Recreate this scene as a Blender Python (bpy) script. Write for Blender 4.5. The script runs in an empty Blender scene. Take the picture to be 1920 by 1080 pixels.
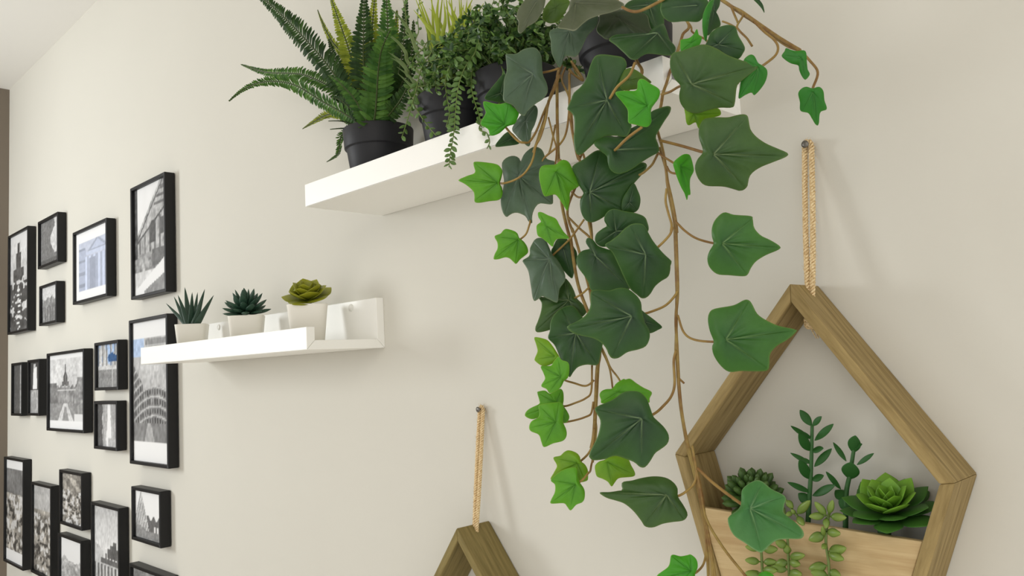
import bpy, bmesh, math, random
import numpy as np
from mathutils import Vector, Matrix
S = bpy.context.scene
COL = S.collection
random.seed(7); RNG = np.random.default_rng(7)

# ------------------------------------------------------------------ camera
cam = bpy.data.objects.new('camera', bpy.data.cameras.new('camera'))
COL.objects.link(cam)
cam.data.sensor_width = 36.0
cam.data.lens = 1533.49 * 36.0 / 1920.0
cam.data.clip_start = .01
yaw, pitch, roll = .7882, .0912, -.0505
cy, sy, cp, sp, cr, sr = math.cos(yaw), math.sin(yaw), math.cos(pitch), math.sin(pitch), math.cos(roll), math.sin(roll)
fw = Vector((-sy*cp, cy*cp, sp)); rt = Vector((cy, sy, 0)); up = rt.cross(fw)
r2 = cr*rt + sr*up; u2 = -sr*rt + cr*up
cam.matrix_world = Matrix(((r2.x, u2.x, -fw.x, 0), (r2.y, u2.y, -fw.y, -.6617), (r2.z, u2.z, -fw.z, 1.6), (0, 0, 0, 1)))
S.camera = cam
# ------------------------------------------------------------------ world, light, exposure
W = bpy.data.worlds.new('room_light'); S.world = W; W.use_nodes = True
W.node_tree.nodes['Background'].inputs[0].default_value = (1.0, .985, .955, 1)
W.node_tree.nodes['Background'].inputs[1].default_value = 1.15
def area(name, loc, target, sx, sy_, power, col):
    l = bpy.data.lights.new(name, 'AREA'); l.shape = 'RECTANGLE'; l.size = sx; l.size_y = sy_
    l.energy = power; l.color = col
    o = bpy.data.objects.new(name, l); COL.objects.link(o); o.location = loc
    o.rotation_euler = (Vector(target)-Vector(loc)).to_track_quat('-Z', 'Y').to_euler()
    return o
area('window_daylight', (-2.70, -1.32, 1.93), (-.9, 0, 1.6), .40, .60, 18, (.95, .985, 1))
area('fill_light', (.3, -1.7, 2.45), (0, 0, 1.5), .8, .8, 7, (1, .95, .87))  # unseen fill, added to brighten the right side of the wall
S.view_settings.view_transform = 'Standard'; S.view_settings.look = 'None'
S.view_settings.gamma = 1.0; S.view_settings.use_curve_mapping = False
S.view_settings.exposure = 0.0

# ------------------------------------------------------------------ data (metres, or 0.1 mm where noted)
# leaf key, style, hub position (m), facing normal, outline about the hub (0.1 mm)
IVY_LEAVES=[
[1,"l",[-0.5158,-0.16,1.7607],[0.61,-0.783,-0.124],[-362,31,-290,64,-209,94,-221,163,-209,192,-104,185,-16,168,20,140,38,100,24,29,14,-3,36,-50,38,-106,8,-149,-81,-160,-202,-173,-214,-119,-222,-75,-266,-31,-319,5]],
[2,"g",[-0.5024,-0.146,1.766],[0.297,-0.949,0.109],[-191,166,-145,209,-81,216,-27,188,0,142,27,204,90,248,153,258,223,212,253,140,283,111,339,89,343,51,308,-81,315,-236,305,-298,193,-279,141,-325,119,-379,109,-442,70,-413,44,-368,-36,-325,-99,-325,-153,-348,-190,-271,-195,-170,-172,-90,-163,-8,-182,80]],
[3,"l",[-0.4403,-0.166,1.7548],[0.709,-0.666,-0.232],[-19,54,5,59,40,87,69,94,106,76,136,22,166,-44,194,-113,152,-145,119,-171,116,-240,98,-321,65,-277,27,-218,-2,-189,-39,-193,-83,-204,-105,-182,-128,-102,-139,-29,-128,29,-92,51]],
[4,"l",[-0.4568,-0.163,1.7117],[0.547,-0.837,0.021],[-75,124,-45,126,8,98,75,65,105,11,142,-50,186,-104,112,-103,82,-108,59,-137,46,-168,7,-135,-38,-96,-76,-72,-87,-19,-83,18,-49,47,-71,86]],
[5,"l",[-0.4988,-0.155,1.7074],[0.694,-0.705,-0.149],[-207,27,-156,51,-129,82,-101,92,-39,74,-8,51,8,12,47,-19,78,-66,86,-113,55,-144,16,-175,-19,-213,-47,-191,-78,-164,-117,-156,-172,-172,-215,-172,-207,-129,-183,-82,-183,-27]],
[6,"g",[-0.4636,-0.154,1.6853],[0.243,-0.959,0.144],[-208,140,-168,198,-115,214,-54,188,-20,128,13,45,55,0,97,-75,125,-140,124,-194,77,-256,68,-316,54,-375,-25,-336,-85,-304,-111,-311,-167,-333,-188,-294,-197,-200,-213,-80,-249,-13,-277,35,-222,63,-208,93]],
[7,"d",[-0.4598,-0.14,1.6948],[0.518,-0.847,-0.123],[-93,15,-54,84,15,87,54,61,92,8,115,-45,108,-152,93,-190,78,-247,55,-243,16,-205,-30,-152,-69,-99,-108,-30]],
[8,"d",[-0.4154,-0.152,1.6822],[0.47,-0.882,0.025],[-157,7,-117,49,-50,64,-65,90,-81,120,-72,148,-50,151,-20,131,15,86,80,58,131,38,173,-7,190,-80,214,-152,248,-224,265,-274,170,-278,98,-298,26,-296,-39,-276,-60,-214,-96,-155,-140,-96,-162,-44]],
[9,"d",[-0.3623,-0.158,1.6764],[0.687,-0.674,-0.27],[-303,68,-257,102,-205,142,-153,195,-93,229,-20,222,15,168,50,108,92,54,148,-7,207,-61,198,-82,196,-129,181,-177,128,-211,82,-252,50,-307,17,-338,-17,-341,-52,-314,-107,-265,-157,-169,-200,-81,-249,14]],
[10,"d",[-0.4002,-0.143,1.7009],[0.625,-0.694,-0.357],[-95,86,-89,129,-55,169,-6,177,58,159,143,146,215,121,245,81,256,-5,152,-72,11,-102,-88,-132,-139,-118,-165,-82,-156,-30,-107,14,-72,39]],
[11,"d",[-0.4166,-0.153,1.7344],[0.565,-0.818,-0.108],[-145,215,-55,271,53,341,125,317,232,243,345,204,409,235,444,231,455,202,423,146,360,76,304,6,269,-72,269,-151,191,-164,126,-189,76,-220,19,-241,-32,-226,-68,-168,-81,-96,-72,-38,-51,-3,-90,63,-120,143]],
[12,"d",[-0.3789,-0.166,1.759],[0.621,-0.78,0.076],[-159,68,-104,112,-49,132,13,118,68,140,130,180,212,220,289,303,364,335,412,347,438,338,430,296,388,233,346,163,317,100,335,29,334,-21,272,-54,204,-94,136,-140,67,-173,13,-178,-33,-148,-53,-90,-59,-40,-105,4]],
[13,"d",[-0.3919,-0.134,1.7236],[0.775,-0.6,-0.199],[-52,28,-16,92,34,156,72,93,92,29,82,-43,45,-78,-14,-71,-58,-57]],
[14,"d",[-0.3785,-0.172,1.7971],[0.411,-0.905,-0.112],[-327,-41,-299,26,-277,79,-227,117,-181,169,-156,235,-142,281,-107,346,-51,359,33,345,116,322,144,266,117,187,117,107,132,19,160,-71,174,-165,188,-200,148,-279,64,-268,-27,-270,-104,-314,-161,-360,-211,-399,-247,-398,-265,-355,-272,-279,-265,-197,-269,-114,-298,-64]],
[15,"b",[-0.3322,-0.186,1.778],[0.699,-0.68,-0.221],[-228,90,-174,105,-91,105,-69,124,-67,167,-49,189,-17,183,22,155,67,131,90,106,85,62,57,19,32,-19,30,-69,34,-112,10,-147,-35,-144,-87,-131,-128,-119,-132,-75,-137,-25,-179,31]],
[16,"o",[-0.3622,-0.164,1.8103],[0.591,-0.792,-0.152],[-90,-55,-54,55,-1,93,53,72,107,31,161,-11,158,-27,108,-46,61,-68,-19,-73,-67,-72]],
[17,"b",[-0.4916,-0.172,1.8061],[0.679,-0.677,-0.285],[-208,8,-173,75,-161,106,-180,158,-176,196,-103,181,-57,173,-4,181,43,199,66,158,112,121,126,98,112,53,89,8,42,-8,12,-23,-50,-76,-120,-95,-139,-45,-166,-23]],
[18,"g",[-0.458,-0.168,1.842],[0.361,-0.93,-0.066],[-269,192,-248,205,-164,195,-98,226,-8,234,41,194,61,140,65,64,77,-12,113,-83,125,-159,81,-214,16,-246,-65,-299,-98,-337,-148,-307,-198,-242,-281,-196,-285,-96,-281,-5,-260,69]],
[19,"d",[-0.5168,-0.15,1.8453],[0.869,-0.381,-0.316],[-146,-47,-120,8,-34,102,44,173,78,87,60,-71,-78,-67]],
[20,"g",[-0.49,-0.146,1.8135],[0.154,-0.986,-0.063],[-167,-46,-78,48,0,94,67,134,105,106,110,43,87,-40,48,-107,29,-207,0,-221,-58,-168,-117,-115]],
[21,"d",[-0.5148,-0.14,1.8041],[0.692,-0.662,0.288],[-150,-80,-114,0,-33,76,33,28,65,-47,-49,-71]],
[22,"g",[-0.4247,-0.156,1.8722],[0.356,-0.934,-0.038],[-195,9,-179,37,-123,44,-43,29,35,10,90,58,152,85,229,103,236,51,213,3,144,-61,97,-151,43,-218,-52,-202,-99,-289,-139,-239,-171,-153,-179,-54]],
[23,"w",[-0.4036,-0.172,1.8835],[0.424,-0.817,0.391],[-159,-175,-114,-121,-67,-37,-49,57,-11,104,134,75,274,-3,368,-93,376,-135,350,-156,265,-166,180,-163,94,-178,35,-218,-25,-271,-96,-234,-153,-201]],
[24,"w",[-0.4512,-0.166,1.9038],[0.31,-0.948,0.069],[-204,-89,-186,-20,-135,32,-67,81,59,50,66,-40,33,-112,-17,-164,-102,-193,-136,-226,-170,-242,-187,-206,-182,-135]],
[25,"o",[-0.4532,-0.14,1.9064],[0.672,-0.74,-0.046],[-116,-69,-93,10,-46,72,-8,111,116,69,108,6,31,-103,-39,-133,-101,-108]],
[26,"w2",[-0.3871,-0.14,1.8746],[0.603,-0.74,0.299],[-177,-99,-151,-3,-134,68,12,99,84,91,154,57,237,12,257,-107,307,-209,318,-254,262,-249,166,-213,84,-161,0,-152,-58,-173,-87,-188,-129,-166]],
[27,"d",[-0.3566,-0.13,1.8536],[0.566,-0.762,0.316],[-385,9,-327,45,-222,31,-112,-2,-37,76,43,110,66,53,86,-56,128,-140,96,-197,-13,-183,-88,-173,-137,-192,-181,-221,-221,-207,-273,-130,-338,-42]],
[28,"d",[-0.3713,-0.118,1.8857],[0.587,-0.79,0.18],[-203,-11,-156,67,-11,76,95,31,105,-45,114,-169,79,-304,19,-225,-13,-140,-75,-67]],
[29,"d",[-0.301,-0.16,1.8487],[0.602,-0.787,-0.138],[-264,4,-246,47,-189,70,-32,70,68,35,69,-28,32,-89,-5,-113,-93,-107,-181,-107,-232,-80,-257,-41]],
[30,"d",[-0.3,-0.14,1.85],[0.836,-0.377,-0.399],[-38,86,45,86,50,37,24,-12,50,-50,71,-106,13,-137,-30,-175,-56,-130,-41,-50]],
[31,"m",[-0.2853,-0.176,1.8278],[0.948,0.035,-0.316],[28,122,88,134,53,64,24,-12,30,-135,-15,-99,-41,-29,-28,46]],
[32,"b",[-0.3052,-0.165,1.8211],[0.525,-0.83,-0.186],[-73,-56,-78,3,-72,24,-19,32,17,61,35,94,48,54,70,34,56,-15,14,-50,-36,-67]],
[33,"o2",[-0.3007,-0.176,1.787],[0.518,-0.825,-0.228],[-152,184,-131,220,-80,229,2,255,74,268,154,241,237,192,338,154,438,113,395,67,340,22,306,-20,297,-131,280,-160,208,-159,162,-166,111,-178,54,-196,6,-193,-38,-171,-73,-123,-82,-68,-76,-6,-118,42,-150,115]],
[34,"d",[-0.2871,-0.16,1.8152],[0.557,-0.783,-0.277],[-69,37,-52,79,-6,114,54,131,103,124,122,100,136,58,183,-20,173,-62,145,-98,79,-115,-14,-84,-90,-35]],
[35,"m",[-0.2634,-0.15,1.7936],[0.506,-0.797,-0.33],[-116,-208,-113,-135,-109,-71,-103,8,-99,55,-61,85,-33,75,-6,31,22,14,56,-16,60,-63,41,-119,-10,-183,-35,-167,-74,-183]],
[36,"m",[-0.2486,-0.115,1.804],[0.422,-0.894,-0.151],[-132,25,-113,57,-105,77,-73,62,-33,51,14,52,31,31,37,-35,46,-93,59,-118,32,-151,8,-124,-9,-82,-18,-48,-71,-29,-111,-1]],
[37,"m",[-0.2444,-0.11,1.7793],[0.388,-0.876,-0.285],[-98,-12,-81,20,-50,33,-6,22,37,32,66,4,79,-61,100,-118,59,-142,54,-225,34,-225,7,-184,-20,-147,-73,-131,-82,-70]],
[38,"d",[-0.2746,-0.12,1.8542],[0.776,-0.629,-0.046],[-71,37,-17,30,13,-4,35,-38,44,-86,22,-56,-9,-18,-36,7]],
[40,"o2",[-0.2947,-0.164,1.7376],[0.524,-0.819,-0.235],[-102,116,-104,176,-92,217,-69,244,4,253,90,252,155,268,194,271,218,258,229,214,241,168,279,121,347,74,440,33,496,7,488,-17,412,-50,328,-84,271,-122,246,-162,236,-224,197,-253,150,-242,76,-224,-39,-219,-87,-185,-116,-130,-123,-82,-106,-34,-71,20]],
[41,"y",[-0.3149,-0.153,1.7737],[0.505,-0.817,-0.279],[-69,49,-23,49,68,49,159,42,187,21,189,-7,155,-21,79,-42,44,-106,20,-63,3,-63,-32,-81,-50,-64,-60,-7]],
[42,"b",[-0.3317,-0.15,1.7387],[0.844,-0.479,-0.241],[-48,20,-23,52,26,85,69,88,92,65,116,-7,118,-39,90,-92,89,-151,98,-210,80,-214,72,-250,50,-203,20,-157,-11,-91,-35,-26]],
[43,"m2",[-0.2967,-0.158,1.6754],[0.503,-0.855,-0.128],[-70,109,-48,167,8,216,76,199,188,189,202,165,212,108,257,55,324,21,385,-20,374,-43,292,-80,227,-124,194,-171,172,-217,139,-227,48,-221,-31,-214,-83,-167,-99,-108,-85,-55,-57,-2,-69,50]],
[44,"m2",[-0.3011,-0.155,1.6087],[0.511,-0.86,-0.015],[-120,147,-102,200,-56,219,58,239,126,274,160,271,182,238,214,174,279,127,356,92,459,69,464,51,409,0,342,-40,292,-98,285,-178,268,-213,196,-219,95,-218,17,-224,-39,-181,-83,-111,-94,-53,-82,-12,-109,65]],
[45,"o2",[-0.457,-0.14,1.6503],[0.597,-0.795,0.105],[-258,38,-235,-13,-240,-86,-267,-169,-290,-222,-286,-256,-252,-264,-154,-240,-32,-182,88,-155,149,-95,120,-41,64,21,39,91,2,161,-43,194,-97,95,-166,35]],
[46,"d",[-0.4426,-0.15,1.6216],[0.404,-0.897,0.177],[-248,-19,-231,40,-223,116,-182,189,-111,240,-41,245,4,203,49,139,138,56,210,-68,216,-112,195,-184,167,-266,77,-262,9,-278,-29,-312,-68,-357,-97,-297,-142,-206,-194,-83]],
[47,"d",[-0.3653,-0.176,1.6296],[0.658,-0.753,0.017],[-474,-70,-421,-44,-355,-5,-315,41,-299,94,-301,153,-288,196,-222,199,-157,195,-91,214,-26,207,38,157,70,105,75,45,93,-40,125,-99,130,-157,103,-216,45,-242,-33,-261,-98,-303,-144,-306,-169,-280,-188,-234,-227,-189,-291,-156,-382,-136,-448,-109]],
[48,"d",[-0.3722,-0.15,1.6261],[0.812,-0.536,-0.231],[-45,91,13,55,101,-11,138,-47,110,-66,38,-91,-13,-41]],
[49,"y",[-0.454,-0.165,1.6035],[0.61,-0.788,0.085],[-168,149,-157,162,-101,151,-57,132,-21,88,8,44,36,-8,7,-40,-59,-72,-110,-72,-161,-35,-165,-13,-142,46,-153,104]],
[50,"l",[-0.4394,-0.175,1.587],[0.506,-0.855,0.112],[-163,89,-86,91,-57,129,-20,164,9,134,59,112,65,48,50,-8,21,-29,-8,-84,-52,-112,-95,-128,-120,-93,-164,-67,-131,-11,-145,39]],
[51,"l",[-0.465,-0.154,1.5648],[0.675,-0.737,0.051],[-159,85,-148,96,-96,103,-59,77,-22,92,31,118,56,92,59,26,55,-18,88,-70,106,-121,72,-164,-1,-150,-75,-135,-149,-121,-208,-132,-263,-103,-237,-55,-148,-11,-141,18]],
[52,"l",[-0.4524,-0.17,1.5506],[0.675,-0.734,0.074],[-136,121,-121,142,-49,153,37,160,66,121,62,64,57,7,85,-64,85,-113,56,-148,-23,-169,-94,-197,-116,-155,-137,-99,-201,-71,-214,-35,-194,7,-143,35,-129,71]],
[53,"l",[-0.4053,-0.147,1.573],[0.68,-0.713,0.173],[-144,-20,-126,8,-90,22,-41,28,-5,70,53,105,66,98,102,105,149,70,204,34,268,-1,249,-50,240,-85,145,-50,5,-63,-121,-87,-134,-55]],
[54,"d",[-0.3628,-0.175,1.555],[0.596,-0.8,0.074],[-340,71,-313,93,-255,116,-196,145,-130,190,-66,200,-8,189,36,144,59,83,83,13,114,-19,163,-70,190,-126,179,-177,134,-215,89,-246,56,-297,17,-344,-21,-344,-58,-313,-109,-292,-185,-267,-236,-274,-268,-290,-352,-300,-381,-284,-387,-262,-364,-211,-324,-134,-303,-58,-302,-6,-327,39]],
[55,"y",[-0.4456,-0.154,1.5165],[0.655,-0.746,0.123],[-194,42,-140,57,-103,89,-67,101,-9,81,19,49,27,14,61,-14,82,-56,84,-112,73,-140,1,-154,-70,-141,-142,-123,-218,-130,-192,-78,-166,-21]],
[56,"l",[-0.4383,-0.166,1.5016],[0.588,-0.795,0.15],[-198,34,-137,90,-65,124,6,127,19,55,32,14,66,-41,68,-102,50,-136,1,-157,-42,-199,-70,-171,-98,-144,-197,-147,-196,-117,-167,-62,-166,0]],
[57,"y",[-0.4138,-0.155,1.5192],[0.623,-0.755,0.205],[-94,-30,-62,1,-20,14,29,41,92,47,160,26,185,-26,213,-87,195,-114,92,-123,57,-153,28,-187,2,-153,-39,-129,-80,-112,-92,-78]],
[58,"o2",[-0.3632,-0.15,1.4967],[0.566,-0.788,0.243],[-496,26,-425,29,-359,38,-325,44,-330,83,-316,105,-256,111,-176,129,-90,139,-5,129,51,96,81,50,80,-8,112,-65,140,-123,138,-154,104,-182,27,-191,-44,-203,-110,-227,-168,-220,-198,-176,-253,-105,-316,-53,-381,-30,-447,-10]],
[59,"m3",[-0.2952,-0.15,1.4927],[0.537,-0.738,0.408],[-153,-54,-130,-31,-60,23,-41,103,-28,144,25,183,75,199,113,183,161,135,247,82,231,26,218,-29,254,-70,300,-119,326,-171,301,-205,225,-202,148,-207,89,-243,34,-284,-13,-263,-62,-223,-125,-174,-152,-110]],
[60,"b",[-0.3464,-0.15,1.4441],[0.544,-0.803,0.245],[-246,-33,-158,33,-132,110,-69,102,-18,110,8,114,43,81,48,32,28,-12,3,-72,-116,-113,-216,-89]],
[61,"b",[-0.3044,-0.12,1.4396],[0.474,-0.844,0.25],[-48,8,-13,36,20,36,57,8,44,-47,-14,-63]]]
# leaf key, radius (m), centre line (0.1 mm)
IVY_STALKS=[
[1,0.0011,[[-4631,-1450,18251],[-4674,-1450,18096],[-4741,-1458,17952],[-4770,-1491,17874],[-4763,-1539,17763],[-4769,-1572,17697],[-4841,-1580,17632],[-4956,-1577,17600],[-5105,-1563,17599],[-5208,-1535,17622]]],
[2,0.0011,[[-4467,-1350,18456],[-4472,-1350,18259],[-4522,-1350,17997],[-4602,-1352,17881],[-4781,-1359,17801],[-4813,-1375,17757]]],
[3,0.0009,[[-4687,-1400,18124],[-4647,-1400,17955],[-4604,-1412,17825],[-4583,-1458,17681],[-4528,-1527,17637],[-4469,-1585,17579]]],
[5,0.001,[[-4926,-1450,17243],[-4918,-1466,17208],[-4906,-1484,17197],[-4939,-1496,17122],[-5015,-1494,17086],[-5050,-1485,17086]]],
[6,0.001,[[-4335,-1420,17158],[-4459,-1423,17049],[-4520,-1437,16996],[-4672,-1458,16900],[-4692,-1475,16864]]],
[8,0.001,[[-4306,-1400,17136],[-4269,-1417,16991],[-4259,-1438,16900],[-4212,-1455,16834]]],
[9,0.0011,[[-3515,-1400,17269],[-3532,-1400,17175],[-3514,-1400,17075],[-3491,-1403,16989],[-3491,-1416,16933],[-3464,-1434,16955],[-3485,-1452,16896],[-3586,-1478,16813],[-3646,-1525,16774]]],
[11,0.001,[[-4505,-1360,17430],[-4405,-1390,17362],[-4287,-1425,17359],[-4231,-1455,17362]]],
[12,0.0012,[[-3380,-1860,17638],[-3520,-1849,17594],[-3657,-1793,17561],[-3771,-1680,17583]]],
[14,0.0012,[[-3458,-1780,18161],[-3520,-1778,18078],[-3646,-1765,18031],[-3743,-1740,17970]]],
[17,0.0012,[[-4525,-1400,18462],[-4619,-1400,18329],[-4736,-1400,18185],[-4822,-1411,18043],[-4874,-1456,17943],[-4875,-1524,17921],[-4913,-1573,17942],[-5013,-1608,18077],[-4979,-1655,18087]]],
[18,0.0011,[[-4444,-1500,18471],[-4541,-1507,18474],[-4612,-1543,18472],[-4635,-1615,18451]]],
[33,0.0011,[[-3505,-1400,18004],[-3410,-1418,17998],[-3262,-1511,17979],[-3052,-1695,17896]]],
[35,0.0011,[[-2951,-900,18535],[-2871,-900,18423],[-2800,-900,18339],[-2772,-900,18269],[-2785,-933,18201],[-2802,-1097,18095],[-2671,-1425,17964]]],
[37,0.0011,[[-2604,-900,18193],[-2539,-900,18097],[-2482,-908,17988],[-2508,-951,17872],[-2473,-1035,17814]]],
[40,0.0013,[[-3532,-1420,17645],[-3343,-1430,17559],[-3135,-1478,17458],[-2985,-1575,17394]]],
[42,0.001,[[-3574,-1400,17560],[-3503,-1402,17502],[-3422,-1409,17442],[-3370,-1425,17408]]],
[43,0.001,[[-3458,-1400,17006],[-3375,-1400,16916],[-3274,-1407,16844],[-3115,-1443,16785],[-3008,-1515,16764]]],
[44,0.001,[[-3493,-1400,16294],[-3452,-1400,16165],[-3365,-1405,16104],[-3181,-1432,16078],[-3053,-1485,16087]]],
[45,0.001,[[-4338,-1400,16593],[-4412,-1396,16552],[-4500,-1376,16527],[-4622,-1335,16508]]],
[47,0.0011,[[-3483,-1400,16476],[-3509,-1400,16441],[-3603,-1400,16375],[-3742,-1418,16335],[-3747,-1511,16321],[-3698,-1695,16299]]],
[50,0.001,[[-4349,-1400,15823],[-4409,-1400,15787],[-4467,-1400,15781],[-4548,-1418,15806],[-4566,-1507,15833],[-4448,-1685,15868]]],
[51,0.001,[[-4359,-1400,15947],[-4384,-1400,15736],[-4446,-1400,15678],[-4552,-1405,15642],[-4663,-1428,15614],[-4707,-1475,15643]]],
[52,0.001,[[-4367,-1400,15649],[-4398,-1400,15555],[-4458,-1400,15525],[-4554,-1415,15499],[-4619,-1488,15486],[-4582,-1635,15499]]],
[53,0.0009,[[-4332,-1305,16082],[-4259,-1305,15933],[-4239,-1305,15823],[-4231,-1305,15750],[-4192,-1305,15721]]],
[54,0.0012,[[-3544,-1380,16033],[-3571,-1380,15947],[-3577,-1380,15779],[-3616,-1380,15686],[-3682,-1399,15614],[-3700,-1494,15564],[-3672,-1685,15544]]],
[55,0.0011,[[-4370,-1400,15432],[-4404,-1400,15301],[-4448,-1405,15228],[-4509,-1428,15170],[-4512,-1475,15154]]],
[56,0.001,[[-4391,-1400,15216],[-4414,-1414,15144],[-4385,-1469,15096],[-4335,-1551,15095],[-4338,-1605,15060],[-4382,-1611,15027],[-4437,-1595,15003]]],
[58,0.0011,[[-3420,-1400,15155],[-3442,-1400,15068],[-3502,-1402,15004],[-3593,-1413,14951],[-3676,-1435,14954]]],
[59,0.0013,[[-3414,-1400,15164],[-3307,-1400,15077],[-3195,-1402,15005],[-3064,-1413,14935],[-2991,-1435,14913]]],
[60,0.001,[[-3419,-1350,14823],[-3414,-1350,14636],[-3428,-1350,14533],[-3456,-1355,14454],[-3504,-1382,14400],[-3503,-1435,14420]]]]
IVY_VINES=[
[0.0016,[[-3937,-1300,18903],[-3901,-1300,18784],[-3852,-1300,18586],[-3785,-1303,18385],[-3740,-1319,18242],[-3990,-1350,18090]]],
[0.0014,[[-3664,-700,18832],[-3694,-737,18714],[-3652,-888,18532],[-3598,-1112,18282],[-3537,-1266,18137],[-3542,-1319,18041],[-3555,-1341,17940],[-3594,-1356,17798],[-3582,-1360,17709],[-3560,-1360,17619],[-3539,-1360,17467],[-3529,-1360,17332],[-3501,-1360,17174],[-3481,-1360,17019],[-3477,-1360,16922],[-3483,-1360,16950],[-3492,-1360,16746],[-3506,-1360,16475],[-3539,-1360,16272],[-3546,-1361,16031],[-3549,-1363,15828],[-3548,-1367,15805],[-3536,-1369,15539],[-3488,-1370,15252],[-3440,-1370,15141],[-3411,-1370,14946],[-3402,-1370,14811],[-3385,-1370,14660],[-3377,-1370,14577],[-3357,-1370,14462],[-3350,-1370,14313]]],
[0.0012,[[-3595,-1340,17616],[-3551,-1340,17437],[-3548,-1340,17324],[-3531,-1340,17181],[-3510,-1340,17032],[-3506,-1340,16928],[-3508,-1340,16956],[-3517,-1340,16750],[-3529,-1340,16478],[-3535,-1340,16424],[-3552,-1340,16222],[-3576,-1340,16020],[-3571,-1340,15979],[-3571,-1341,15777],[-3562,-1343,15577],[-3525,-1347,15300],[-3492,-1349,15171],[-3448,-1350,14957],[-3429,-1350,14822],[-3413,-1350,14653],[-3422,-1350,14297]]],
[0.0011,[[-3447,-1400,15326],[-3428,-1400,15180],[-3399,-1400,14986],[-3369,-1400,14802],[-3248,-1400,14615],[-3085,-1400,14441],[-3028,-1400,14370]]],
[0.001,[[-3487,-1380,15305],[-3457,-1380,15168],[-3418,-1380,14964],[-3385,-1380,14763],[-3360,-1380,14581],[-3365,-1380,14313]]],
[0.0016,[[-4854,-1000,18747],[-4710,-1225,18529],[-4630,-1338,18265],[-4622,-1361,18051],[-4628,-1366,17703],[-4602,-1374,17728],[-4598,-1379,17538],[-4603,-1380,17321],[-4538,-1380,17033],[-4528,-1380,17031],[-4505,-1380,16800],[-4462,-1380,16583],[-4348,-1380,16305],[-4281,-1380,16125],[-4288,-1380,16038],[-4322,-1380,15923],[-4350,-1381,15720],[-4378,-1383,15503],[-4376,-1387,15489],[-4399,-1389,15358],[-4428,-1390,15271]]],
[0.0014,[[-4844,-1000,18727],[-4737,-1238,18460],[-4704,-1356,18297],[-4747,-1380,18143],[-4803,-1380,18044],[-4859,-1380,17944],[-4922,-1380,17845]]],
[0.0013,[[-4750,-1000,18665],[-4574,-1225,18433],[-4492,-1338,18133],[-4450,-1360,17899],[-4414,-1360,17713],[-4406,-1361,17726],[-4389,-1366,17568],[-4550,-1374,17289],[-4505,-1379,17089],[-4503,-1379,17104],[-4444,-1374,16898],[-4322,-1367,16407],[-4274,-1364,16198],[-4293,-1367,16053],[-4320,-1369,15923],[-4349,-1370,15719],[-4380,-1370,15502],[-4382,-1370,15415],[-4419,-1370,15240],[-4440,-1370,15152]]],
[0.0011,[[-4802,-1000,18698],[-4690,-1190,18506],[-4534,-1294,18303],[-4481,-1328,18124],[-4469,-1338,17907],[-4427,-1340,17703],[-4379,-1340,17739],[-4358,-1340,17696],[-4328,-1340,17506]]],
[0.001,[[-4671,-1330,18068],[-4737,-1330,17891],[-4775,-1330,17819]]],
[0.0011,[[-4535,-1380,17209],[-4424,-1379,17100],[-4329,-1372,17011],[-4316,-1360,16942]]],
[0.0016,[[-4322,-1360,17169],[-4317,-1360,16987],[-4363,-1360,16574],[-4300,-1360,16097],[-4335,-1360,15923],[-4359,-1360,15763]]],
[0.0009,[[-4261,-1380,16088],[-4220,-1380,16006],[-4181,-1380,15919],[-4106,-1380,15831],[-4064,-1380,15745]]],
[0.0013,[[-3557,-1760,18624],[-3494,-1760,18574],[-3423,-1760,18542],[-3334,-1760,18538],[-3200,-1760,18550],[-3161,-1760,18562]]],
[0.0016,[[-3505,-600,19077],[-3352,-647,18924],[-3229,-703,18803],[-3139,-741,18726],[-3053,-756,18637],[-2928,-781,18506],[-2782,-819,18358],[-2627,-850,18212]]],
[0.0013,[[-3350,-650,18923],[-3259,-650,18823],[-3173,-661,18735],[-3044,-703,18609],[-2899,-767,18457],[-2753,-809,18304],[-2658,-820,18234]]],
[0.001,[[-3214,-750,18785],[-3193,-750,18717],[-3167,-750,18639]]],
[0.001,[[-3123,-760,18720],[-3111,-760,18676],[-3169,-760,18612],[-3157,-760,18569],[-3105,-760,18497],[-3086,-760,18467],[-3054,-760,18403]]],
[0.0009,[[-3176,-760,18595],[-3241,-760,18651],[-3298,-760,18691]]],
[0.001,[[-3718,-600,18869],[-3681,-600,18769],[-3565,-600,18668],[-3542,-600,18633]]],
[0.001,[[-3521,-1370,17447],[-3504,-1370,17409],[-3477,-1370,17386],[-3430,-1370,17370]]],
[0.0011,[[-3595,-1370,17562],[-3623,-1370,17525],[-3660,-1370,17484],[-3740,-1370,17443],[-3784,-1370,17431]]],
[0.0012,[[-4591,-1200,18573],[-4549,-1181,18516],[-4512,-1106,18473],[-4728,-994,18736],[-4744,-919,18665],[-4681,-900,18574]]],
[0.0009,[[-3551,-1360,15822],[-3506,-1360,15783]]]]
FRAMES=[["palace",-1.7831,-1.6,1.7721,2.0107],["temple",-2.1649,-1.9284,1.7944,1.9721],["dusk",-2.4595,-2.2849,1.9162,2.0458],["tower",-2.7662,-2.5559,1.757,2.0516],["small_a",-2.4458,-2.2966,1.7614,1.8683],["tiny",-2.7214,-2.61,1.5211,1.6715],["figure",-2.5545,-2.4464,1.5232,1.6743],["dome",-2.3775,-2.0863,1.4864,1.6849],["blue",-2.012,-1.8629,1.5849,1.6934],["falls",-2.0171,-1.871,1.4538,1.5611],["arena",-1.7971,-1.5975,1.4315,1.7294],["statues_a",-2.7957,-2.5914,1.1018,1.401],["statues_b",-2.5167,-2.3395,1.11,1.3469],["statue_c",-2.2721,-2.1014,1.2612,1.3932],["sky_d",-2.2827,-2.1063,1.1091,1.2375],["gate",-2.0397,-1.8624,1.1118,1.334],["pyramid",-1.7904,-1.6393,1.2778,1.3856],["low",-1.8058,-1.6072,1.097,1.2285]]
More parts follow.
